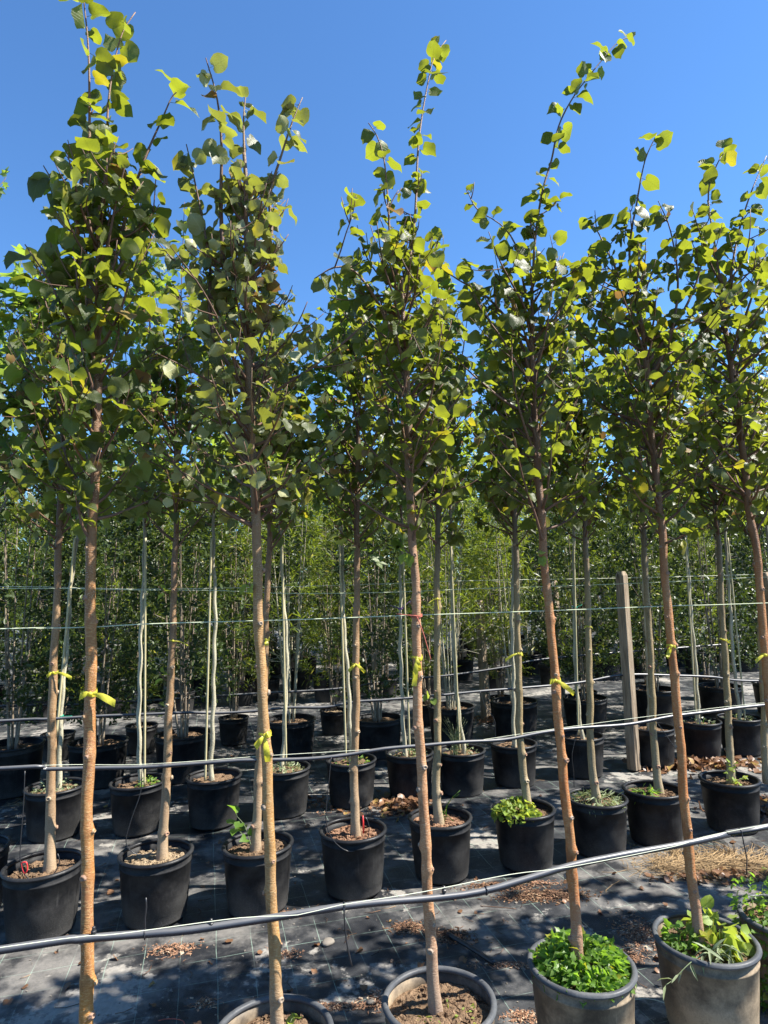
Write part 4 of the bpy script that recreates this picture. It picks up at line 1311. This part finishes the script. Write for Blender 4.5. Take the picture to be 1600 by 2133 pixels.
# ------------------------------------------------------------------ ribbons
def ribbon(key, v, label, tails, w=.018):
    root, Pl, rad, base = TREES[key]
    B = np.array([base[0], base[1], 0])
    # find trunk point whose picture height is v
    def yof(P):
        d = P + B - EYE
        return 1066.5 - FPX * (d @ _U) / (d @ _F)
    i = int(np.argmin([abs(yof(P) - v) for P in Pl]))
    c = Pl[i] + B
    r = rad[i] * 1.12 + .001
    q = np.random.RandomState(int(v))
    b = MB()
    t = np.linspace(0, 2 * math.pi, 25)
    V = []
    for k, a in enumerate(t):
        pinch = .45 + .55 * abs(math.sin((a - 4.0) * .5))
        for s in (-1, 0, 1):
            V.append(c + np.array([r * math.cos(a), r * math.sin(a), s * w * .38 * pinch + .004 * math.sin(a * 2)]) + np.array([math.cos(a), math.sin(a), 0]) * (.0015 if s == 0 else 0))
    n = len(t)
    F = [[k * 3 + s, k * 3 + 3 + s, k * 3 + 4 + s, k * 3 + 1 + s] for k in range(n - 1) for s in (0, 1)]
    b.add(V, np.array(F))
    toc = unit(np.array([-base[0], -base[1], 0]))
    kn = c + toc * (r + .004)
    Vk, Fk = lathe([(.0, -.007), (.006, -.004), (.008, 0), (.006, .004), (0, .007)], 8)
    b.add(Vk + kn, Fk)
    side = np.array([ROWDIR[0], ROWDIR[1], 0])
    for (dx, dz, L) in tails:
        d = unit(side * dx + np.array([0, 0, dz]))
        m = 9
        V = []
        wd = unit(np.cross(d, toc))
        for k in range(m):
            s = k / (m - 1)
            ww = w * (.25 + .75 * min(1, s * 2.2)) * .55
            ctr = kn + d * L * s + np.array([0, 0, -.35 * L * s * s * abs(dx)]) + toc * (.006 * math.sin(s * 5 + v) + .004)
            tw = wd * math.cos(s * 1.2 + v) * .25 + wd * .75 + toc * .45 * math.sin(s * 6 + v)
            for e in (-1, 0, 1):
                V.append(ctr + tw * ww * e + toc * (.003 if e == 0 else 0))
        F = [[k * 3 + s_, k * 3 + 3 + s_, k * 3 + 4 + s_, k * 3 + 1 + s_] for k in range(m - 1) for s_ in (0, 1)]
        b.add(V, np.array(F))
    o = put('ribbon', b.mesh('ribbon', M['ribbon']))
    tag(o, label, 'ribbon', 'yellow ribbons on the trunks')


ribbon('T1', 1443, 'wide yellow ribbon on the speckled front trunk, its end sticking out right', [(1, -.12, .068), (-1, .15, .028)], .022)
ribbon('T2', 1526, 'yellow ribbon knotted on the tan front trunk with a long tail hanging down', [(.12, -1, .075), (-1, -.7, .035), (.8, .5, .02)], .016)
ribbon('T3', 1370, 'yellow ribbon on the pinkish front trunk with a tail falling down left', [(-.15, -1, .085), (.2, -1, .04)], .018)
ribbon('T4', 1413, 'yellow ribbon on the bright orange trunk, thin tail pointing right', [(1, -.35, .075), (-1, .1, .022)], .016)
ribbon('T5', 1346, 'yellow ribbon wrapped flat on the leaning reddish trunk', [(-.6, -1, .035)], .020)
ribbon('T6', 1368, 'faded yellow ribbon on the last front trunk at the right edge', [(-1, -.1, .05)], .014)
ribbon('P1', 1399, 'yellow ribbon on the leftmost second row trunk', [(1, -.02, .085), (-1, -.2, .03)], .018)
ribbon('P2', 1334, 'thin yellow ribbon high on the second row trunk right of the speckled trunk', [(1, -.02, .075)], .010)
ribbon('P3', 1330, 'short yellow ribbon on the trunk peeping out behind the tan front trunk', [(.2, -1, .03)], .022)
ribbon('P4', 1382, 'yellow ribbon like a bow on the trunk above the red marker stick', [(1, -.5, .055), (-1, -.45, .045)], .016)
ribbon('P5', 1246, 'faint yellow ribbon high on the trunk right of the pinkish one', [(-1, -.1, .06), (.1, -1, .06)], .008)
ribbon('P6', 1362, 'yellow ribbon sticking out left above the lime green weeds', [(-1, -.05, .085), (1, .1, .03)], .016)
ribbon('P7', 1303, 'narrow yellow ribbon above the pot of silvery weeds', [(1, -.05, .03), (-1, 0, .03)], .010)
ribbon('P9', 1333, 'pale yellow ribbon on the trunk with young shoots at its foot', [(1, -.2, .05), (-.8, .5, .04)], .010)


def knot_string(key, v, mat, label, tails):
    root, Pl, rad, base = TREES[key]
    B = np.array([base[0], base[1], 0])
    yof = lambda P: 1066.5 - FPX * ((P + B - EYE) @ _U) / ((P + B - EYE) @ _F)
    i = int(np.argmin([abs(yof(P) - v) for P in Pl]))
    c = Pl[i] + B
    r = rad[i] * 1.15 + .002
    b = MB()
    for dz in (-.002, .002):
        t = np.linspace(0, 2 * math.pi, 17)
        b.add(*tube(np.array([c + [r * math.cos(a), r * math.sin(a), dz + .003 * math.sin(a)] for a in t]), .0022, 5, cap=False))
    for (dx, dz, L) in tails:
        p0 = c + [0, -r, 0]
        b.add(*tube(resample(np.array([p0, p0 + np.array([dx, -.1, dz]) * L * .5, p0 + np.array([dx * 1.1, 0, dz * 1.3]) * L]), .01), .0018, 5))
    o = put('string_tie', b.mesh('string_tie', M[mat]))
    tag(o, label, 'string')


knot_string('T3', 1283, 'string_red', 'reddish string tied round the pinkish front trunk at the twine', [(.35, -1, .11), (-1, .1, .06)])
knot_string('W9', 1267, 'string_teal', 'teal string knotted on a pale third row stem', [(1, .3, .05), (-1, .2, .04)])
knot_string('W6', 1268, 'string_purple', 'purple string bow on a pale stem left of the pinkish trunk', [(1, .6, .07), (-1, .3, .07), (.3, -1, .06)])
knot_string('W1', 1495, 'string_teal', 'green string round the slanting pale stem', [(1, 0, .08)])


# ------------------------------------------------------------------ weeds
def weed(name, loc, label, leafkey, leafmat, n, R, H, size, seed, lean=(0, 0), stems=10, dome=True, hole=0.0, up=.8):
    q = np.random.RandomState(seed)
    pl = []
    b = MB()
    for k in range(n):
        a, d = q.uniform(0, 6.28), R * math.sqrt(q.rand())
        if d < hole:
            continue
        h = H * (1 - (d / R) ** 2 * .75) * q.uniform(.45, 1.0) if dome else H * q.rand()
        h *= .75 + .5 * vnoise(np.array([a * 3.0 + seed]), np.array([d * 30]), seed)[0]
        p = np.array([d * math.cos(a) + lean[0] * h, d * math.sin(a) + lean[1] * h, h])
        o = np.array([math.cos(a), math.sin(a), 0])
        pl.append((p, leaf_dir(o, q.uniform(-.3, .5), .6, up, q), q.uniform(*size)))
        if k % max(1, n // stems) == 0:
            b.add(*tube(np.array([[p[0] * .6, p[1] * .6, -.01], p]), [.0022, .0014], 4))
    t = thing(name, loc, label, 'weed')
    if b.n:
        put('stem', b.mesh('stem', M['leaf_weed']), t)
    leaf_objects(pl[:min(len(pl), 220)], leafkey, leafmat, t)
    if len(pl) > 220:
        put('foliage', foliage_mesh('foliage', leafkey, leafmat, pl[220:]), t, kind='stuff')
    return t


def shoot(name, loc, label, leafkey, leafmat, curves, nleaf, size, stemmat='leaf_narrow', droop=.3):
    t = thing(name, loc, label, 'weed')
    q = np.random.RandomState(int(abs(loc[0] * 1000)) + 3)
    b = MB()
    pl = []
    for C in curves:
        C = resample(np.array(C, float), .01)
        b.add(*tube(C, np.linspace(.0028, .001, len(C)), 5))
        for k in range(nleaf):
            i = int((k + 1) / nleaf * (len(C) - 1))
            d = unit(C[min(i + 1, len(C) - 1)] - C[max(0, i - 1)])
            o = unit(np.cross(d, np.array([0, .2, 1])) * (1 if k % 2 else -1) + d * .6 + q.normal(0, .35, 3))
            pl.append((C[i], leaf_dir(o, droop, .35, 1, q), q.uniform(*size)))
    put('stem', b.mesh('stem', M[stemmat]), t)
    leaf_objects(pl, leafkey, leafmat, t)
    return t


C_, D_, E_ = TREES['T4'][3], TREES['T5'][3], TREES['T6'][3]
weed('weed_clump', (C_[0], C_[1], .265), 'dense mound of bright green weeds filling the front pot of the bright orange trunk', 'ivy', 'leaf_weed', 1100, .143, .10, (.018, .034), 401, stems=30, hole=.028)
weed('lime_weed', (D_[0] + .045, D_[1] + .01, .26), 'lime green broad-leaved weed at the foot of the leaning front trunk', 'lindenlow', 'leaf_lime', 46, .085, .12, (.035, .058), 402, stems=14)
weed('leafy_weed', (D_[0] - .075, D_[1] + .0, .26), 'small toothed green weed left of the leaning front trunk', 'ivy', 'leaf_weed', 60, .055, .09, (.02, .035), 403, stems=12)
shoot('narrow_leaved_weed', (D_[0] - .02, D_[1] - .08, .26), 'silvery narrow-leaved shoot hanging over the front pot rim', 'narrow', 'leaf_narrow',
      [[(.0, 0, 0), (-.03, -.03, .045), (-.10, -.06, .03), (-.17, -.08, -.01), (-.20, -.09, -.02)], [(0, 0, 0), (.02, -.02, .06), (.05, -.04, .07)], [(0, 0, 0), (-.01, -.03, .05), (-.05, -.06, .08)], [(.02, 0, 0), (.06, -.02, .05), (.09, -.03, .04)], [(.0, 0, 0), (.03, -.04, .04), (.04, -.06, .03)]],
      9, (.045, .07))
weed('bushy_weed', (E_[0] - .06, E_[1] - .0, .0), 'bushy green weed at the right edge by the front row', 'ivy', 'leaf_weed', 1200, .13, .36, (.014, .027), 404, stems=40, dome=False)
weed('clover_mound', (second[5][0][0] - .055, second[5][0][1] - .05, .262), 'mound of lime green clover spilling over the left rim of a second row pot', 'lindenlow', 'leaf_lime', 330, .115, .10, (.018, .032), 405, stems=20)
weed('pale_weed', (second[6][0][0], second[6][0][1], .265), 'pale silvery green weeds filling a second row pot', 'narrow', 'leaf_narrow', 300, .14, .05, (.03, .06), 406, stems=10, up=1.0)
weed('grassy_weed', (second[7][0][0] - .06, second[7][0][1] - .03, .265), 'small tuft of narrow green weed in the pot before the grey post', 'narrow', 'leaf_weed', 90, .07, .04, (.04, .07), 407, stems=6)
shoot('young_shoot', (second[8][0][0] + .0, second[8][0][1] - .03, .27), 'young pale green shoots at the foot of a second row trunk', 'lindenlow', 'leaf_lime', [[(0, 0, 0), (.02, -.01, .05), (.03, 0, .12)], [(0, 0, 0), (.05, -.01, .03), (.09, 0, .05)], [(0, 0, 0), (-.02, -.01, .06), (-.03, 0, .15)]], 5, (.022, .035))
shoot('green_shoot', (second[2][0][0] - .03, second[2][0][1] - .03, .30), 'fresh green shoot beside the trunk hidden by the tan front trunk', 'lindenlow', 'leaf_weed', [[(0, 0, 0), (-.03, 0, .09), (-.07, 0, .14)], [(0, 0, 0), (-.05, 0, .06), (-.09, 0, .1)]], 4, (.045, .06))
A_ = TREES['T2'][3]
shoot('yellow_seedling', (A_[0] + .03, A_[1] + .04, .27), 'yellow seedling leaf in the front pot at the bottom edge', 'lindenlow', 'leaf_lime', [[(0, 0, 0), (.01, 0, .02), (.02, 0, .04)]], 3, (.025, .035))
b = TREES['T3'][3]
weed('moss_seedlings', (b[0] + .03, b[1] - .05, .258), 'tiny pale seedlings on the brown soil of the pinkish trunk pot', 'oval', 'leaf_lime', 60, .11, .018, (.008, .018), 409, stems=8)
B5 = second[4][0]
for k, (nm, lc, lb, n, h) in enumerate([('grass_tuft', (B5[0] + .02, B5[1] + .03, .26), 'few long green grass blades in the pot beside the pinkish trunk', 9, .17), ('grass_tuft', (.50, 5.05, .27), 'tall thin dry grass in a third row pot at centre', 34, .32)]):
    q = np.random.RandomState(70 + k)
    t = MB()
    for i in range(n):
        a = q.uniform(0, 6.28)
        hh = h * q.uniform(.5, 1)
        C = resample(np.array([[q.normal(0, .02), q.normal(0, .02), 0], [.03 * math.cos(a), .03 * math.sin(a), hh * .6], [.10 * math.cos(a), .10 * math.sin(a), hh]]), .02)
        t.add(*tube(C, np.linspace(.0022, .0006, len(C)), 3))
    tag(put(nm, t.mesh(nm, M['leaf_narrow'] if k else M['leaf_weed']), loc=lc), lb, 'grass')
for (i, n, lb, mat) in ((0, 150, 'low green weeds in the pot of the slanting pale stem', 'leaf_narrow'), (1, 80, 'tuft of green weed beside the straight pale stem', 'leaf_weed'), (3, 170, 'pale green weeds in the pot right of the tan front trunk', 'leaf_narrow'),
                        (4, 60, 'few weeds in the pot left of the red marker stick tree', 'leaf_weed'), (5, 120, 'thin pale weeds round the stem with purple string', 'leaf_narrow'), (6, 60, 'pale weeds round the wavy pale stem', 'leaf_narrow'), (11, 90, 'sparse weeds in the rightmost third row pot', 'leaf_narrow'), (10, 40, 'few pale leaves at the foot of the stem over the dead leaves', 'leaf_narrow')):
    bs = third[i][0]
    weed('pot_weed', (bs[0] + (.06 if i == 1 else 0), bs[1], .27), lb, 'oval', mat, n, .14 if i != 1 else .07, .07, (.014, .03), 420 + i, stems=8)

# ------------------------------------------------------------------ litter on the cloth
def patch(name, px, label, cat, kind_, n, seed, size, spread, mat='chip'):
    q = np.random.RandomState(seed)
    c = on_ground(*px)
    b = MB()
    places = []
    for k in range(n):
        x, y = c[0] + q.normal(0, spread[0]), c[1] + q.normal(0, spread[1])
        z = float(ground_z(np.array([x]), np.array([y]))[0])
        dd = ((x - c[0]) / spread[0]) ** 2 + ((y - c[1]) / spread[1]) ** 2
        lift = max(0, 1 - dd / 3) * (min(size[1] * .8, .022))
        s = q.uniform(*size)
        if kind_ == 'chip':
            s *= .75
            if q.rand() < .3:
                a = q.uniform(0, 6.28)
                L = s * q.uniform(1.5, 4)
                P = np.array([[x, y, z + .003], [x + L * .5 * math.cos(a), y + L * .5 * math.sin(a), z + .004 + lift * q.rand()], [x + L * math.cos(a + .6), y + L * math.sin(a + .6), z + .003]])
                b.add(*tube(P, .0009, 3, cap=False))
                continue
            V, F = box((0, 0, 0), (s * q.uniform(.6, 1.8), s * q.uniform(.2, .7), s * q.uniform(.1, .4)), q.uniform(0, 3.14))
            V = V * q.uniform(.7, 1.2, V.shape)
            b.add(V + np.array([x, y, z + .002 + lift * q.rand()]), F)
        elif kind_ == 'straw':
            a = q.normal(.1, .9)
            L = s
            P = np.array([[x, y, z + .003 + lift * q.rand()], [x + L * .5 * math.cos(a), y + L * .5 * math.sin(a), z + .004 + lift * q.rand() * 1.5], [x + L * math.cos(a + .3), y + L * math.sin(a + .3), z + .003 + lift * .4]])
            b.add(*tube(resample(P, L / 5), .0011, 3, cap=False))
        elif kind_ == 'leaf':
            R = frame(q.normal(0, 1, 3) * [1, 1, .25], np.array([0, 0, 1]) + q.normal(0, .45, 3))
            places.append((np.array([x, y, z + .006 + lift * q.rand()]), R, s))
    if places:
        me = foliage_mesh(name, 'lindenlow', 'leaf_dead', places)
    else:
        me = b.mesh(name, M[mat], smooth=False)
    o = put(name, me, kind='stuff')
    tag(o, label, cat)


patch('dead_leaf_heap', (835, 1678), 'heap of dead brown leaves left of the pinkish trunk', 'leaves', 'leaf', 240, 1, (.03, .06), (.11, .10))
patch('dead_leaf_heap', (1455, 1592), 'heap of dead brown leaves under the right third row pots', 'leaves', 'leaf', 420, 2, (.035, .07), (.24, .09))
patch('dead_leaf_heap', (1585, 1682), 'dead brown leaves at the right edge beside the second row', 'leaves', 'leaf', 200, 3, (.03, .06), (.14, .14))
patch('dead_leaf_heap', (700, 1672), 'dead leaves scattered between the second and third rows', 'leaves', 'leaf', 80, 4, (.02, .045), (.2, .12))
patch('dead_leaf_heap', (1130, 1862), 'dark mulch patch in front of the lime weed pot', 'mulch', 'chip', 1300, 5, (.006, .02), (.10, .03), 'mulch')
patch('mulch_patch', (850, 1930), 'dark brown mulch left of the pinkish front trunk', 'mulch', 'chip', 420, 6, (.005, .016), (.045, .03), 'mulch')
patch('mulch_patch', (935, 1948), 'dark brown mulch right of the pinkish front trunk', 'mulch', 'chip', 620, 7, (.005, .018), (.055, .03), 'mulch')
patch('bark_chips', (1335, 1942), 'pale reddish chips between the two right front pots', 'mulch', 'chip', 800, 8, (.004, .013), (.05, .075), 'chip')
patch('bark_chips', (1315, 1985), 'few reddish chips below, between the right front pots', 'mulch', 'chip', 200, 18, (.004, .011), (.03, .02), 'chip')
patch('bark_chips', (1060, 2010), 'thin line of reddish chips by the black pipe', 'mulch', 'chip', 260, 9, (.004, .012), (.09, .012), 'chip')
patch('bark_chips', (1090, 2110), 'reddish chips beside the pot of bright green weeds', 'mulch', 'chip', 300, 10, (.004, .012), (.03, .02), 'chip')
patch('bark_chips', (705, 2090), 'reddish chips between the two left front pots', 'mulch', 'chip', 380, 11, (.004, .014), (.08, .012), 'chip')
patch('bark_chips', (785, 2078), 'pale chips left of the pinkish trunk pot', 'mulch', 'chip', 160, 12, (.006, .018), (.02, .03), 'chip')
patch('bark_chips', (600, 1985), 'pale dry debris under the front hose', 'mulch', 'chip', 130, 13, (.004, .012), (.03, .02), 'chip')
patch('bark_chips', (360, 1975), 'dry reddish debris in front of the left second row pots', 'mulch', 'chip', 260, 14, (.005, .018), (.06, .03), 'chip')
patch('bark_chips', (425, 2085), 'small reddish debris near the bottom left', 'mulch', 'chip', 120, 15, (.004, .014), (.025, .015), 'chip')
patch('bark_chips', (1040, 1842), 'debris at the foot of the lime weed pot', 'mulch', 'chip', 500, 16, (.005, .02), (.09, .02), 'mulch')
patch('bark_chips', (600, 1900), 'debris at the foot of the second row pot left of centre', 'mulch', 'chip', 200, 17, (.005, .014), (.05, .02), 'chip')
patch('bark_chips', (1110, 1835), 'chips at the right foot of the lime weed pot', 'mulch', 'chip', 200, 19, (.005, .016), (.07, .02), 'chip')
patch('straw_heap', (1490, 1798), 'flattened heap of dry yellow grass below the hose at right', 'straw', 'straw', 620, 20, (.10, .32), (.22, .07), 'straw')
patch('straw_heap', (1385, 1800), 'tangled dry grass left of the leaning front trunk', 'straw', 'straw', 160, 21, (.06, .2), (.09, .05), 'straw')
patch('dead_leaf_heap', (1500, 1822), 'dead leaf bits under the dry grass', 'leaves', 'leaf', 130, 22, (.02, .04), (.16, .05))
patch('straw_heap', (60, 1672), 'pale dry grass stalks at the far left behind the first pots', 'straw', 'straw', 60, 23, (.08, .2), (.08, .06), 'straw')
patch('dead_leaf_heap', (1030, 1500), 'fallen leaves by the middle post foot', 'leaves', 'leaf', 90, 24, (.03, .05), (.15, .1))
patch('bark_chips', (760, 1680), 'scattered debris between rows left of the pinkish trunk', 'mulch', 'chip', 300, 25, (.005, .02), (.25, .08), 'chip')
# single fallen leaves and bits strewn over the cloth
q = np.random.RandomState(98)
pl, b = [], MB()
for k in range(360):
    u, v = q.uniform(0, 1600), 1560 + 570 * q.rand() ** 1.3
    p = on_ground(u, v)
    z = float(ground_z(p[:1], p[1:2])[0])
    if k < 170:
        pl.append((np.array([p[0], p[1], z + .006]), frame(q.normal(0, 1, 3) * [1, 1, .1], np.array([0, 0, 1]) + q.normal(0, .3, 3)), q.uniform(.012, .038)))
    else:
        a, L = q.uniform(0, 6.28), q.uniform(.02, .09)
        b.add(*tube(np.array([[p[0], p[1], z + .003], [p[0] + L * .5 * math.cos(a), p[1] + L * .5 * math.sin(a), z + .006], [p[0] + L * math.cos(a + .4), p[1] + L * math.sin(a + .4), z + .003]]), .0012, 4))
tag(put('fallen_leaves', foliage_mesh('fallen_leaves', 'lindenlow', 'leaf_dead', pl), kind='stuff'), 'single dry brown leaves strewn over the black cloth between the pots', 'leaves')
tag(put('fallen_twigs', b.mesh('fallen_twigs', M['mulch']), kind='stuff'), 'thin dry twigs strewn over the black cloth between the pots', 'twigs')
q = np.random.RandomState(99)
b = MB()
for k in range(420):
    u, v = q.uniform(0, 1600), q.uniform(1640, 2130)
    p = on_ground(u, v)
    s = q.uniform(.0025, .008) * (1.8 if q.rand() < .05 else 1)
    V, F = box((0, 0, 0), (s, s * q.uniform(.6, 1.1), s * .6), q.uniform(0, 3))
    V = V * q.uniform(.75, 1.15, V.shape)
    b.add(V + np.array([p[0], p[1], float(ground_z(p[:1], p[1:2])[0]) + s * .2]), F)
tag(put('pebbles', b.mesh('pebbles', M['stone'], smooth=False), kind='stuff'), 'small pebbles and crumbs scattered over the black cloth', 'pebbles')
for (u, v, s, lb) in ((683, 1962, .030, 'flat round stone on the cloth left of the pinkish trunk'), (575, 1986, .012, 'small stone under the front hose'), (772, 2086, .014, 'pale stone beside the pinkish trunk pot')):
    p = on_ground(u, v)
    V, F = lathe([(0, -.3), (.8, -.2), (1, .05), (.85, .28), (.5, .4), (0, .42)], 12, lambda t: 1 + .12 * np.cos(2 * t + u) + .08 * np.cos(3 * t))
    tag(put('stone', MB().add(V * s, F).mesh('stone', M['stone']), loc=(p[0], p[1], -.002)), lb, 'stone')
# piece of black pipe on the ground
a, c = on_ground(934, 1952), on_ground(1030, 2012)
C = resample(np.array([[a[0], a[1], .012], [(a[0] + c[0]) / 2, (a[1] + c[1]) / 2, .014], [c[0], c[1], .010]]), .02)
tag(put('pipe_offcut', MB().add(*tube(C, .0105, 10)).mesh('pipe_offcut', M['tubing'])), 'short piece of black pipe lying right of the pinkish trunk pot', 'pipe')
# curled twig / wire at bottom left
for (pts, mat, nm, lb) in (([(330, 2126), (352, 2122), (380, 2126), (386, 2140)], 'string_red', 'red_wire', 'thin red wire on the ground at the bottom left'),
                           ([(1000, 1887), (1030, 1889), (1075, 1893)], 'twig', 'fallen_twig', 'dark twig lying on the cloth in the middle'),
                           ([(1320, 2082), (1345, 2080), (1370, 2084), (1392, 2092)], 'twine', 'string_scrap', 'loose pale string between the two right front pots')):
    P = np.array([on_ground(u, v, .004) for (u, v) in pts])
    tag(put(nm, MB().add(*tube(resample(P, .01), .0018, 5)).mesh(nm, M[mat])), lb, nm.split('_')[-1])
print('leaves', NL, 'objects', len(bpy.data.objects))
